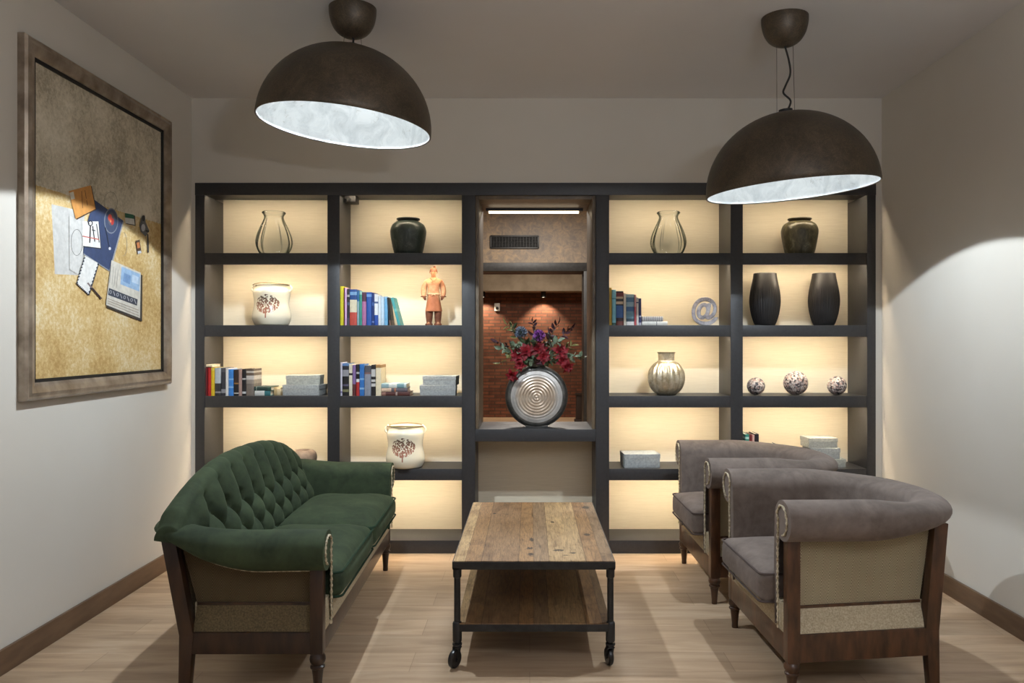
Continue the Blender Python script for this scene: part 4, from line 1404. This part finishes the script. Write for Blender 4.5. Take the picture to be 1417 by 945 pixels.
# cream jars with a printed blossom tree and a wire handle
def m_print():
    n = N('cream_printed_ceramic')
    c = n.coord()
    sep = n.n('SeparateXYZ'); n.l(c, sep.inputs[0])
    vor = n.n('TexVoronoi'); vor.inputs['Scale'].default_value = 95
    n.l(c, vor.inputs['Vector'])
    dx = n.math('DIVIDE', sep.outputs['X'], 0.074)
    dz = n.math('DIVIDE', n.math('SUBTRACT', sep.outputs['Z'], 0.128), 0.058)
    r2 = n.math('ADD', n.math('MULTIPLY', dx, dx), n.math('MULTIPLY', dz, dz))
    inside = n.math('LESS_THAN', n.math('ADD', r2, n.math('MULTIPLY', n.noise(c, 40, 3), 0.5)), 1.15)
    dot = n.math('LESS_THAN', vor.outputs['Distance'], 0.60)
    front = n.math('LESS_THAN', sep.outputs['Y'], 0.0)
    trunk = n.math('MULTIPLY', n.math('LESS_THAN', n.math('ABSOLUTE', sep.outputs['X']), 0.004), n.math('LESS_THAN', n.math('ABSOLUTE', n.math('SUBTRACT', sep.outputs['Z'], 0.075)), 0.03))
    k = n.math('MULTIPLY', front, n.math('MAXIMUM', n.math('MULTIPLY', inside, dot), trunk))
    ink = n.ramp(sep.outputs['Z'], [(0.09, srgb(168, 116, 96)), (0.17, srgb(104, 86, 74))])
    col = n.mix(k, srgb(230, 222, 200), ink)
    return n.set(col, 0.25)
M_PRINT = m_print()
M_BRASSWIRE = plain((150, 132, 96), 0.35, 0.7)
CJ = smooth_prof([(0.086, 0.0), (0.098, 0.006), (0.109, 0.03), (0.113, 0.055), (0.108, 0.09), (0.101, 0.125), (0.102, 0.16), (0.107, 0.19), (0.106, 0.21), (0.096, 0.228), (0.086, 0.236), (0.085, 0.243), (0.091, 0.249)], 5)
def cream_jar(px, y, zb, label, s=1.0):
    t = thing('flowered_jar', label, 'jar', (X(px, y), y, zb), 0, 'cream flowered jars')
    b = nb()
    def sq(a, z):
        return 1 + 0.035 * math.cos(4 * a)
    lathe(b, [(0.0, 0.0)] + CJ + [(0.086, 0.252), (0.08, 0.24), (0.082, 0.22), (0.095, 0.19), (0.09, 0.02), (0.0, 0.012)], 80, rfun=sq)
    obj('jar_body', b, M_PRINT, t, 60)
    for sx in (-1, 1):
        b = nb()
        tube(b, [(sx * (0.100 + 0.022 * math.sin(PI * i / 12)), 0, 0.200 + 0.052 * i / 12) for i in range(13)], 0.0065, 8)
        obj('handle', b, M_PRINT, t, 180)
    b = nb()
    tube(b, [(0.1085 * math.cos(2 * PI * i / 48), 0.0985 * math.sin(2 * PI * i / 48), 0.251 - 0.004 * math.cos(4 * PI * i / 48)) for i in range(48)], 0.004, 8, True)
    obj('wire_ring', b, M_BRASSWIRE, t, 180)
    return t
cream_jar(376, 4.86, 1.356, 'cream jar printed with a blossom tree, under the first glass vase')
cream_jar(561, 4.80, 0.502, 'cream jar printed with a blossom tree, low beside the sofa arm')

# black ribbed vases
M_BLACKV = mottled('matt_black_ceramic', (24, 22, 23), (30, 28, 29), 10, 0.45)
BV = smooth_prof([(0.055, 0.0), (0.066, 0.015), (0.083, 0.07), (0.092, 0.13), (0.092, 0.17), (0.086, 0.22), (0.073, 0.285), (0.068, 0.318)], 6)
def black_vase(px, label):
    y = 4.86
    t = thing('black_vase', label, 'vase', (X(px, y), y, 1.356), 0, 'tall black vases')
    def ribs(a, z):
        k = sstep(0.225, 0.215, z) if z > 0.215 else sstep(0.0, 0.03, z)
        k = 0 if z > 0.222 else k
        return 1 - 0.03 * k * (0.5 + 0.5 * math.cos(a * 40))
    b = nb()
    lathe(b, [(0.0, 0.0)] + BV + [(0.064, 0.320), (0.061, 0.315), (0.068, 0.27), (0.08, 0.15), (0.0, 0.10)], 240, rfun=ribs)
    obj('vase_body', b, M_BLACKV, t, 60)
black_vase(1058.5, 'tall matt black ribbed vase standing against the bookcase divider')
black_vase(1140, 'tall matt black ribbed vase standing near the outer end of its shelf')

# champagne coloured ribbed vase
def m_champ():
    n = N('champagne_silver')
    f = n.noise(n.coord(), 24, 7, 0.7, 1)
    return n.set(n.ramp(f, [(0.3, srgb(160, 142, 110)), (0.5, srgb(206, 194, 168)), (0.7, srgb(232, 225, 208))]), 0.32, 0.75)
GV = smooth_prof([(0.045, 0.0), (0.066, 0.008), (0.098, 0.045), (0.112, 0.095), (0.106, 0.145), (0.082, 0.185), (0.055, 0.203), (0.049, 0.212), (0.049, 0.24), (0.051, 0.252), (0.056, 0.260)], 6)
def lob(a, z):
    k = math.sin(PI * z / 0.205) ** 0.6 if 0 < z < 0.205 else 0
    return 1 - 0.10 * k * (1 - abs(math.sin(a * 8 + 0.4)) ** 0.7)
lathe_thing('ribbed_vase', 'champagne silver ribbed round vase with short neck alone on its shelf', 'vase', 922, 4.83, 0.935,
            [(0.0, 0.0)] + GV + [(0.052, 0.260), (0.046, 0.25), (0.044, 0.21), (0.06, 0.19), (0.0, 0.18)], m_champ(), 160, lob)

# speckled balls
def m_speck():
    n = N('speckled_mosaic')
    c = n.coord()
    vor = n.n('TexVoronoi'); vor.inputs['Scale'].default_value = 105; n.l(c, vor.inputs['Vector'])
    g = n.n('SeparateColor'); n.l(vor.outputs['Color'], g.inputs[0])
    col = n.ramp(g.outputs[0], [(0.0, srgb(62, 56, 60)), (0.16, srgb(118, 106, 108)), (0.3, srgb(176, 164, 160)), (0.55, srgb(208, 198, 192)), (0.85, srgb(190, 160, 150))], 'CONSTANT')
    edge = n.ramp(vor.outputs['Distance'], [(0.5, (1, 1, 1, 1)), (0.75, (0.6, 0.57, 0.56, 1))])
    n.bump(vor.outputs['Distance'], -0.3, 0.004)
    return n.set(n.mix(1.0, col, edge, 'MULTIPLY'), 0.45)
M_SPECK = m_speck()
for px, r, lab in ((1046, 0.053, 'small speckled mosaic ball beside the bookcase divider'), (1101, 0.0725, 'largest speckled mosaic ball, in the middle of its shelf'), (1158, 0.057, 'speckled mosaic ball near the outer end of its shelf')):
    y = 4.83
    b = nb()
    prof = [(0.0, 0.0)] + [(r * math.sin(PI * i / 32), r - r * math.cos(PI * i / 32)) for i in range(2, 32)] + [(0.0, 2 * r)]
    lathe(b, prof, 48)
    o = tag(obj('decorative_ball', b, M_SPECK, None, 180), lab, 'ball', 'speckled balls')
    o.location = (X(px, y), y, 0.935)

# squat stone vase behind the sofa
b_prof = smooth_prof([(0.045, 0.0), (0.070, 0.012), (0.082, 0.05), (0.076, 0.082), (0.058, 0.098), (0.042, 0.098), (0.036, 0.088)], 5)
lathe_thing('stone_vase', 'squat brown stone vase with a small mouth behind the green sofa', 'vase', 419, 4.82, 0.502, [(0.0, 0.0)] + b_prof + [(0.04, 0.06), (0.0, 0.05)],
            mottled('brown_stone', (120, 100, 84), (164, 142, 122), 14, 0.6, 0, 0.15), 48, lambda a, z: 1 + 0.03 * math.sin(a + 0.5))

# silver at-sign
cu = bpy.data.curves.new('at_sign', 'FONT')
cu.body = '@'
cu.size = 0.185
cu.extrude = 0.018
cu.offset = 0.0035
cu.bevel_depth = 0.0025
cu.bevel_resolution = 2
cu.resolution_u = 8
tmp = bpy.data.objects.new('tmp_text', cu)
COL.objects.link(tmp)
dg = bpy.context.evaluated_depsgraph_get()
me = bpy.data.meshes.new_from_object(tmp.evaluated_get(dg))
COL.objects.unlink(tmp)
bpy.data.objects.remove(tmp)
xs = [v.co.x for v in me.vertices]; ysv = [v.co.y for v in me.vertices]
cx_, y_lo, y_hi, x_w = (min(xs) + max(xs)) / 2, min(ysv), max(ysv), max(xs) - min(xs)
sx_, sy_ = 0.158 / x_w, 0.172 / (y_hi - y_lo)
me.transform(Matrix.Rotation(R(90), 4, 'X') @ Matrix.Diagonal((sx_, sy_, 1, 1)) @ Matrix.Translation((-cx_, -y_lo, 0)))
me.materials.clear()
me.materials.append(mottled('hammered_silver', (120, 118, 124), (188, 186, 192), 26, 0.3, 0.8, 0.3))
at = bpy.data.objects.new('at_sign_sculpture', me)
COL.objects.link(at)
at.location = (X(975.5, 4.82), 4.82, 1.356)
at.rotation_euler = (0, 0, R(-14))
tag(at, 'silver metal at-sign sculpture standing at the end of the shelf', 'sculpture')

# ------------------------------------------------------------------ clay warrior figurine
def skin(name, verts, edges, radii, m, parent, subd=2, root=0):
    me = bpy.data.meshes.new(name)
    me.from_pydata(verts, edges, [])
    o = bpy.data.objects.new(name, me)
    COL.objects.link(o)
    md = o.modifiers.new('skin', 'SKIN')
    md.use_smooth_shade = True
    for i, r in enumerate(radii):
        sv = me.skin_vertices[0].data[i]
        sv.radius = r if isinstance(r, tuple) else (r, r)
        sv.use_root = (i == root)
    s = o.modifiers.new('sub', 'SUBSURF')
    s.levels = s.render_levels = subd
    dg = bpy.context.evaluated_depsgraph_get()
    dg.update()
    me2 = bpy.data.meshes.new_from_object(o.evaluated_get(dg))
    COL.objects.unlink(o)
    bpy.data.objects.remove(o)
    me2.materials.clear()
    me2.materials.append(m)
    me2.polygons.foreach_set('use_smooth', [True] * len(me2.polygons))
    me2.name = name
    o2 = bpy.data.objects.new(name, me2)
    COL.objects.link(o2)
    if parent is not None:
        o2.parent = parent
    return o2
def make_warrior():
    y = 4.825
    t = thing('clay_figurine', 'terracotta warrior figurine standing in a belted tunic beside the books', 'figurine', (X(600, y), y, 1.356), R(4))
    m = mottled('terracotta', (166, 108, 72), (204, 150, 110), 30, 0.75, 0, 0.15)
    md = mottled('dark_terracotta', (108, 60, 40), (138, 82, 54), 30, 0.75, 0, 0.15)
    V, E, Rr = [], [], []
    def add(p, r, parent=None):
        V.append(p); Rr.append(r)
        if parent is not None:
            E.append((parent, len(V) - 1))
        return len(V) - 1
    pel = add((0, 0, 0.165), (0.030, 0.026))
    wai = add((0, 0, 0.195), (0.034, 0.027), pel)
    che = add((0, 0, 0.240), (0.041, 0.030), wai)
    sh = add((0, 0.002, 0.272), (0.030, 0.022), che)
    ne = add((0, 0.002, 0.290), (0.013, 0.013), sh)
    ch_ = add((0, -0.003, 0.304), (0.015, 0.017), ne)
    he = add((0, 0.0, 0.322), (0.0215, 0.0235), ch_)
    tp = add((0, 0.002, 0.338), (0.015, 0.017), he)
    for s in (-1, 1):
        a = add((s * 0.041, 0.002, 0.264), (0.017, 0.018), sh)
        b_ = add((s * 0.056, 0.004, 0.235), (0.0195, 0.0195), a)
        c = add((s * 0.060, 0.002, 0.205), (0.0185, 0.0185), b_)
        d = add((s * 0.059, -0.010, 0.180), (0.0165, 0.0165), c)
        e = add((s * 0.057, -0.014, 0.170), (0.009, 0.009), d)
        add((s * 0.055, -0.018, 0.158), (0.009, 0.008), e)
        l0 = add((s * 0.022, 0, 0.140), (0.022, 0.022), pel)
        l1 = add((s * 0.026, -0.002, 0.090), (0.020, 0.020), l0)
        l2 = add((s * 0.027, 0.0, 0.050), (0.017, 0.018), l1)
        l3 = add((s * 0.027, 0.0, 0.022), (0.0125, 0.013), l2)
        l4 = add((s * 0.027, -0.002, 0.010), (0.013, 0.013), l3)
        add((s * 0.029, -0.026, 0.008), (0.011, 0.008), l4)
    body = skin('body', V, E, Rr, m, t)
    # keep the soles on the shelf
    zmin = min(v.co.z for v in body.data.vertices)
    body.location.z = -zmin
    # fingers wrapped in loose fists
    for s in (-1, 1):
        for k in range(4):
            b = nb()
            tube(b, [(s * 0.051 + s * 0.004, -0.022, 0.166 - k * 0.0042), (s * 0.050, -0.028, 0.165 - k * 0.0042), (s * 0.045, -0.027, 0.164 - k * 0.0042), (s * 0.044, -0.022, 0.164 - k * 0.0042)], [0.0024, 0.0024, 0.0022, 0.0018], 6)
            obj('finger', b, md, body, 180)
        b = nb()
        tube(b, [(s * 0.050, -0.018, 0.171), (s * 0.047, -0.025, 0.170), (s * 0.049, -0.029, 0.168)], [0.003, 0.0026, 0.002], 6)
        obj('thumb', b, md, body, 180)
    # nose, ears and eyes
    b = nb()
    hexa(b, [(-0.0035, -0.018, 0.313), (0.0035, -0.018, 0.313), (0.003, -0.016, 0.313), (-0.003, -0.016, 0.313), (-0.0015, -0.019, 0.326), (0.0015, -0.019, 0.326), (0.0015, -0.016, 0.326), (-0.0015, -0.016, 0.326)])
    hexa(b, [(-0.004, -0.0245, 0.3135), (0.004, -0.0245, 0.3135), (0.004, -0.016, 0.3125), (-0.004, -0.016, 0.3125), (-0.0015, -0.021, 0.325), (0.0015, -0.021, 0.325), (0.0015, -0.016, 0.325), (-0.0015, -0.016, 0.325)])
    obj('nose', b, m, body, 180).location.y = -0.0025
    b = nb()
    for s in (-1, 1):
        tube(b, [(s * 0.004, -0.0195, 0.323), (s * 0.008, -0.0192, 0.3235), (s * 0.012, -0.0165, 0.323)], [0.0008, 0.0016, 0.0008], 6)
        tube(b, [(s * 0.003, -0.020, 0.327), (s * 0.008, -0.0195, 0.3285), (s * 0.013, -0.016, 0.327)], [0.0006, 0.001, 0.0006], 6)
    tube(b, [(-0.005, -0.0195, 0.3075), (0, -0.0215, 0.308), (0.005, -0.0195, 0.3075)], [0.0008, 0.0015, 0.0008], 6)
    obj('face_lines', b, md, body, 180).location.y = -0.0025
    for s in (-1, 1):
        b = nb()
        tube(b, [(s * 0.0185, 0.001, 0.328), (s * 0.0205, 0.002, 0.322), (s * 0.019, 0.001, 0.314)], [0.002, 0.0032, 0.002], 6)
        obj('ear', b, m, body, 180).location.x = s * 0.0025
    # hair with top knot
    b = nb()
    lathe(b, smooth_prof([(0.0230, 0.326), (0.0225, 0.334), (0.017, 0.345), (0.009, 0.350), (0.0, 0.351)], 4), 28, (0, 0.003, 0), lambda a, z: 1.06 if math.sin(a) > 0 else 1.0)
    lathe(b, smooth_prof([(0.0, 0.348), (0.007, 0.349), (0.008, 0.355), (0.005, 0.361), (0.0, 0.362)], 4), 16, (0.006, 0.006, 0))
    obj('hair', b, md, t, 180)
    # tunic skirt
    b = nb()
    lathe(b, smooth_prof([(0.0345, 0.196), (0.036, 0.176), (0.042, 0.14), (0.049, 0.100), (0.051, 0.088), (0.048, 0.086), (0.04, 0.10), (0.028, 0.15)], 4), 48,
          rfun=lambda a, z: (1 - 0.16 * abs(math.sin(a))) * (1 + 0.02 * math.cos(9 * a) * sstep(0.18, 0.09, z) if z < 0.18 else (1 - 0.16 * abs(math.sin(a)))))
    obj('tunic', b, mottled('tunic_terracotta', (166, 98, 64), (190, 120, 82), 20, 0.75, 0, 0.15), t, 180)
    b = nb()
    tube(b, [(0.037 * math.cos(2 * PI * i / 32), 0.032 * math.sin(2 * PI * i / 32), 0.190) for i in range(32)], 0.0035, 8, True)
    tube(b, [(0, -0.034, 0.19), (-0.012, -0.037, 0.178)], 0.003, 6)
    tube(b, [(0, -0.034, 0.19), (0.013, -0.037, 0.180)], 0.003, 6)
    obj('belt', b, mottled('pale_belt', (196, 150, 116), (222, 180, 146), 30, 0.8), t, 180)
    for s in (-1, 1):
        b = nb()
        lathe(b, smooth_prof([(0.0175, 0.024), (0.0205, 0.05), (0.0225, 0.075), (0.022, 0.098)], 4), 20, (s * 0.0265, -0.001, 0))
        obj('legging', b, md, t, 180)
    # crossed collar
    b = nb()
    tube(b, [(0.020, -0.010, 0.288), (0.010, -0.026, 0.274), (-0.012, -0.031, 0.258)], 0.0028, 6)
    tube(b, [(-0.020, -0.010, 0.288), (-0.010, -0.026, 0.276), (0.0, -0.029, 0.268)], 0.0028, 6)
    tube(b, [(-0.020, -0.010, 0.288), (0.0, 0.018, 0.292), (0.020, -0.010, 0.288)], 0.003, 6)
    obj('collar', b, m, t, 180)
    for s in (-1, 1):
        b = nb()
        lathe(b, [(0.014, 0.0), (0.018, 0.0), (0.0185, 0.004), (0.015, 0.006)], 20, (s * 0.059, -0.012, 0.172))
        obj('cuff', b, md, t, 180)
        b = nb()
        lathe(b, smooth_prof([(0.017, 0.0), (0.018, 0.010), (0.0165, 0.018), (0.0165, 0.024), (0.014, 0.026)], 3), 20, (s * 0.027, -0.002, 0), lambda a, z: 1.35 if math.sin(a) < -0.3 and z < 0.012 else 1.0)
        obj('boot', b, md, t, 180)
make_warrior()

# ------------------------------------------------------------------ silver drum vase and flowers on the ledge
VX, VY, VZ = X(742.5, 4.86), 4.86, 0.738
def make_drum():
    t = thing('drum_vase', 'round flat silver vase with concentric rings on the window ledge', 'vase', (VX, VY, VZ))
    R0 = 0.192
    # front and back discs are lathed about the depth axis
    def disc(b, face):
        prof = [(0.0, 0.062)]
        for i in range(1, 90):
            r = 0.158 * i / 89
            wave = 0.0014 * math.cos(2 * PI * r / 0.0175) * (1 - sstep(0.115, 0.15, r))
            prof.append((r, 0.060 + wave - 0.012 * (r / 0.158) ** 4))
        return prof
    n = N('beaten_silver')
    v = n.coord()
    sep = n.n('SeparateXYZ'); n.l(v, sep.inputs[0])
    rad = n.math('SQRT', n.math('ADD', n.math('POWER', sep.outputs['X'], 2.0), n.math('POWER', sep.outputs['Y'], 2.0)))
    ring = n.math('SINE', n.math('MULTIPLY', rad, 2 * PI / 0.0175))
    patina = n.ramp(n.noise(v, 18, 6), [(0.3, srgb(166, 146, 126)), (0.7, srgb(200, 184, 166))])
    silver = n.ramp(n.noise(v, 9, 6), [(0.3, srgb(150, 146, 142)), (0.7, srgb(205, 202, 198))])
    rr = n.ramp(n.math('ADD', n.math('MULTIPLY', ring, 0.5), 0.5), [(0.2, (0.84, 0.82, 0.80, 1)), (0.8, (1.08, 1.08, 1.08, 1))])
    k = n.ramp(rad, [(0.105, (0, 0, 0, 1)), (0.135, (1, 1, 1, 1))])
    col = n.mix(k, n.mix(1.0, patina, rr, 'MULTIPLY'), silver)
    n.bump(n.noise(v, 30, 5), 0.15, 0.004)
    m_face = n.set(col, 0.34, 0.45)
    m_dark = mottled('dark_silver', (66, 66, 64), (112, 110, 106), 16, 0.32, 0.7, 0.15)
    M = Matrix.Translation((0, 0, R0 - 0.006)) @ Matrix.Rotation(R(90), 4, 'X')
    b = nb()
    lathe(b, disc(b, 1), 96)
    o = obj('ringed_face', b, m_face, t, 180); o.matrix_local = M
    b = nb()
    lathe(b, disc(b, -1), 64)
    o = obj('back_face', b, m_face, t, 180); o.matrix_local = M @ Matrix.Rotation(R(180), 4, 'X')
    b = nb()
    lathe(b, smooth_prof([(0.156, 0.0485), (0.170, 0.046), (0.184, 0.032), (0.192, 0.0), (0.184, -0.032), (0.170, -0.046), (0.156, -0.0485)], 5), 96)
    o = obj('vase_rim', b, m_dark, t, 180); o.matrix_local = M
    b = nb()
    lathe(b, [(0.05, 0.352), (0.052, 0.374), (0.056, 0.386), (0.050, 0.386), (0.046, 0.372), (0.044, 0.36), (0.0, 0.355)], 40, (0, 0, 0), lambda a, z: 1 - 0.3 * abs(math.sin(a)))
    obj('neck', b, m_dark, t, 60)
    b = nb()
    box(b, -0.07, 0.07, -0.038, 0.038, 0.0, 0.012, 0.004)
    obj('foot', b, m_dark, t)
make_drum()
MOUTH = Vector((VX, VY, VZ + 0.365))
def stem_pts(tip, sag=0.0):
    tip = Vector(tip)
    a = MOUTH + Vector(((tip.x - VX) * 0.12, (tip.y - VY) * 0.1, -0.0))
    mid = a.lerp(tip, 0.5) + Vector((0, 0, 0.03 + sag))
    return smooth_prof([tuple(a), tuple(mid), tuple(tip)], 6)
M_STEM = plain((74, 84, 50), 0.6)
M_STEM2 = plain((92, 72, 58), 0.6)
M_PET = mottled('crimson_petals', (96, 4, 18), (134, 10, 28), 30, 0.65)
def fl(px, py, dy=0.0):
    y = 4.84 + dy
    return Vector((X(px, y), y, Z(py, y)))
def rot_to(d, spin=0.0):
    return Vector(d).to_track_quat('Z', 'Y').to_matrix().to_4x4() @ Matrix.Rotation(spin, 4, 'Z')
def petal_grid(b, M, L, W, open_, curl, n=6, k=5):
    rows = []
    for i in range(n + 1):
        u = i / n
        w = W * math.sin(PI * min(1.0, 0.08 + 0.92 * u)) ** 0.7 * (1 - 0.25 * u)
        ang = open_ + curl * u
        z = L * u * math.cos(ang)
        r = L * u * math.sin(ang)
        row = []
        for j in range(k + 1):
            s = -1 + 2 * j / k
            row.append(M @ Vector((r - 0.25 * w * s * s, w * s * 0.5, z + 0.12 * w * s * s)))
        rows.append(row)
    grid(b, rows)
def red_flower(tip, face, L, label, spin):
    t = thing('red_flower', label, 'flower', tuple(MOUTH), 0, 'crimson flowers in the silver vase')
    pts = [Vector(p) - MOUTH for p in stem_pts(tip)]
    obj('stem', tube(nb(), pts, 0.0028, 6), M_STEM, t, 180)
    b = nb()
    M = Matrix.Translation(Vector(tip) - MOUTH) @ rot_to(face, spin)
    for ring_, (op, cu_, l_, w_) in enumerate(((0.75, 0.75, L, L * 0.72), (0.45, 0.55, L * 0.85, L * 0.66))):
        for i in range(5):
            petal_grid(b, M @ Matrix.Rotation(2 * PI * (i + 0.5 * ring_) / 5, 4, 'Z'), l_, w_, op, cu_)
    obj('petals', b, M_PET, t, 180)
    b = nb()
    for i in range(5):
        a = 2 * PI * i / 5
        tube(b, [M @ Vector((0, 0, 0.004)), M @ Vector((0.006 * math.cos(a), 0.006 * math.sin(a), L * 0.5))], 0.0008, 5)
    obj('stamens', b, plain((120, 24, 30), 0.6), t, 180)
z_ = lambda zx, zy, dy=0.0: fl(665 + zx / 5.56, 430 + zy / 5.56, dy)
reds = [((290, 345, -.02), (-.3, -1, .2), .062, 'crimson flower facing out just above the vase rim, towards the sofa side'), ((355, 318, -.03), (0.0, -1, .4), .064, 'large crimson flower beside the outermost flower on the sofa side'),
        ((450, 300, -.02), (.1, -1, .5), .062, 'crimson flower in the middle just under the purple bloom'), ((485, 355, -.04), (.2, -1, .1), .052, 'bright crimson flower low in the middle above the ringed face'),
        ((612, 318, -.02), (.3, -1, .4), .062, 'crimson flower highest on the armchair side of the bouquet'), ((630, 385, -.03), (.3, -1, -.1), .052, 'crimson flower in the middle of the trailing trio'),
        ((665, 428, -.03), (.5, -1, -.4), .048, 'crimson flower lowest of the trailing trio on the armchair side'), ((305, 415, -.05), (-.3, -1, -.1), .044, 'small crimson flower touching the vase shoulder'),
        ((248, 492, -.07), (-.4, -1, -.5), .050, 'crimson flower drooping furthest down in front of the vase')]
for i, (p, f_, L, lab) in enumerate(reds):
    red_flower(z_(*p), f_, L, lab, i * 0.7)

def sprig(tip, label, mleaf, n, llen, lw, sag=0.0, seed=1, wide=1.0):
    rg = random.Random(seed)
    t = thing('eucalyptus_sprig', label, 'foliage', tuple(MOUTH), 0, 'leafy sprigs in the silver vase')
    pts = [Vector(p) - MOUTH for p in stem_pts(tip, sag)]
    obj('stem', tube(nb(), pts, [0.0024 - 0.0016 * i / len(pts) for i in range(len(pts))], 6), M_STEM2, t, 180)
    b = nb()
    for i in range(n):
        u = 0.25 + 0.75 * i / (n - 1)
        f_ = u * (len(pts) - 1)
        k = min(int(f_), len(pts) - 2)
        p = pts[k].lerp(pts[k + 1], f_ - k)
        d = (pts[k + 1] - pts[k]).normalized()
        a = rg.uniform(0, 2 * PI)
        side = d.orthogonal().normalized()
        side = Matrix.Rotation(i * 2.4 + a * 0.3, 3, d) @ side
        dirn = (d * 0.6 + side).normalized() if i < n - 1 else d
        L = llen * rg.uniform(0.95, 1.45)
        M = Matrix.Translation(p) @ rot_to(dirn, rg.uniform(0, 6.28))
        rows = []
        for q in range(6):
            uu = q / 5
            w = lw * L * math.sin(PI * min(1, 0.1 + 0.9 * uu)) ** 0.8
            rows.append([M @ Vector((s * w * 0.5, 0.18 * w * s * s - 0.25 * L * uu * uu, L * uu)) for s in (-1, -0.5, 0, 0.5, 1)])
        grid(b, rows)
    obj('leaves', b, mleaf, t, 180)
G1 = mottled('grey_green_leaves', (86, 104, 84), (130, 144, 120), 40, 0.6)
G2 = mottled('olive_leaves', (92, 94, 50), (142, 136, 84), 40, 0.6)
G3 = mottled('dark_plum_leaves', (54, 34, 42), (88, 56, 64), 40, 0.55)
G4 = mottled('deep_green_leaves', (44, 58, 40), (78, 92, 62), 40, 0.55)
sprigs = [((205, 105, .02), 'olive leafy sprig reaching highest on the sofa side of the bouquet', G2, 14, .036, .45), ((250, 130, .03), 'deep green sprig beside the tall olive sprig', G4, 14, .036, .5),
          ((130, 240, 0), 'plum-leaved sprig reaching widest on the sofa side', G3, 14, .034, .45), ((160, 290, -.02), 'grey-green sprig leaning out below the plum-leaved sprig', G1, 14, .036, .6),
          ((262, 262, -.04), 'grey-green sprig with round leaves in front of the flowers', G1, 12, .040, .85), ((150, 400, -.04), 'thin olive sprig trailing low on the sofa side', G2, 7, .034, .25),
          ((400, 85, .02), 'dark plum sprig standing highest above the vase', G3, 14, .034, .5), ((590, 105, .02), 'plum sprig with dark leaves upright on the armchair side', G3, 16, .04, .5),
          ((690, 140, .02), 'wide-reaching plum sprig above the crimson trio', G3, 16, .038, .45), ((600, 235, -.03), 'grey-green sprig in front of the plum leaves', G1, 12, .036, .6),
          ((775, 355, 0), 'grey-green sprig reaching furthest towards the armchairs', G1, 16, .038, .55), ((700, 270, 0), 'olive sprig above the furthest grey-green sprig', G2, 12, .036, .4),
          ((430, 240, -.02), 'deep green sprig in the heart of the bouquet', G4, 16, .04, .5), ((520, 390, -.03), 'deep green sprig hanging at the vase mouth', G4, 12, .036, .5), ((340, 250, 0), 'deep green sprig behind the large crimson flower', G4, 16, .038, .5), ((540, 200, .03), 'deep green sprig beside the purple bloom', G4, 16, .038, .5),
          ((395, 375, -.05), 'short grey-green sprig just above the centre of the vase rim', G1, 12, .034, .6), ((330, 385, -.045), 'short deep green sprig under the two outer crimson flowers', G4, 12, .036, .6),
          ((560, 340, -.045), 'short grey-green sprig between the middle and the trailing crimson flowers', G1, 12, .034, .6), ((225, 320, -.02), 'olive sprig behind the outermost crimson flower', G2, 12, .034, .5), ((460, 395, -.05), 'short dark plum sprig low at the vase mouth', G3, 12, .034, .6)]
for i, (p, lab, m, n_, l_, w_) in enumerate(sprigs):
    sprig(z_(*p), lab, m, n_, l_, w_, 0.0, i + 3)

def bloom(tip, r, m, label, name, cat='flower'):
    t = thing(name, label, cat, tuple(MOUTH))
    pts = [Vector(p) - MOUTH for p in stem_pts(tip)]
    obj('stem', tube(nb(), pts, 0.003, 6), M_STEM, t, 180)
    b = nb()
    c = Vector(tip) - MOUTH
    rg = random.Random(5)
    M0 = Matrix.Translation(c)
    for i in range(130):
        ph = math.acos(1 - 1.5 * (i + 0.5) / 130)
        th = i * 2.39996
        d = Vector((math.sin(ph) * math.cos(th), math.sin(ph) * math.sin(th), math.cos(ph)))
        d = (Matrix.Rotation(R(35), 3, 'X') @ d)
        M = M0 @ rot_to(d, rg.uniform(0, 6))
        w = r * 0.16
        grid(b, [[M @ Vector((s * w * (1 - u) ** 0.6, 0.002 * s * s, r * (0.25 + 0.75 * u))) for s in (-1, 0, 1)] for u in (0, 0.5, 0.97)])
    obj('florets', b, m, t, 180)
    b = nb()
    prof = [(0.0, -r * 0.5)] + [(r * 0.5 * math.sin(PI * k / 10), -r * 0.5 * math.cos(PI * k / 10)) for k in range(1, 10)] + [(0.0, r * 0.5)]
    lathe(b, prof, 16, tuple(c))
    obj('flower_core', b, G4, t, 180)
bloom(z_(450, 195, -.01), 0.042, mottled('purple_florets', (110, 50, 130), (166, 96, 184), 30, 0.5), 'round purple bloom in the upper middle of the bouquet', 'purple_bloom')
bloom(z_(310, 170, .01), 0.044, mottled('blue_grey_florets', (92, 104, 122), (140, 150, 166), 30, 0.5), 'round blue-grey thistle bloom beside the purple bloom', 'thistle_bloom')
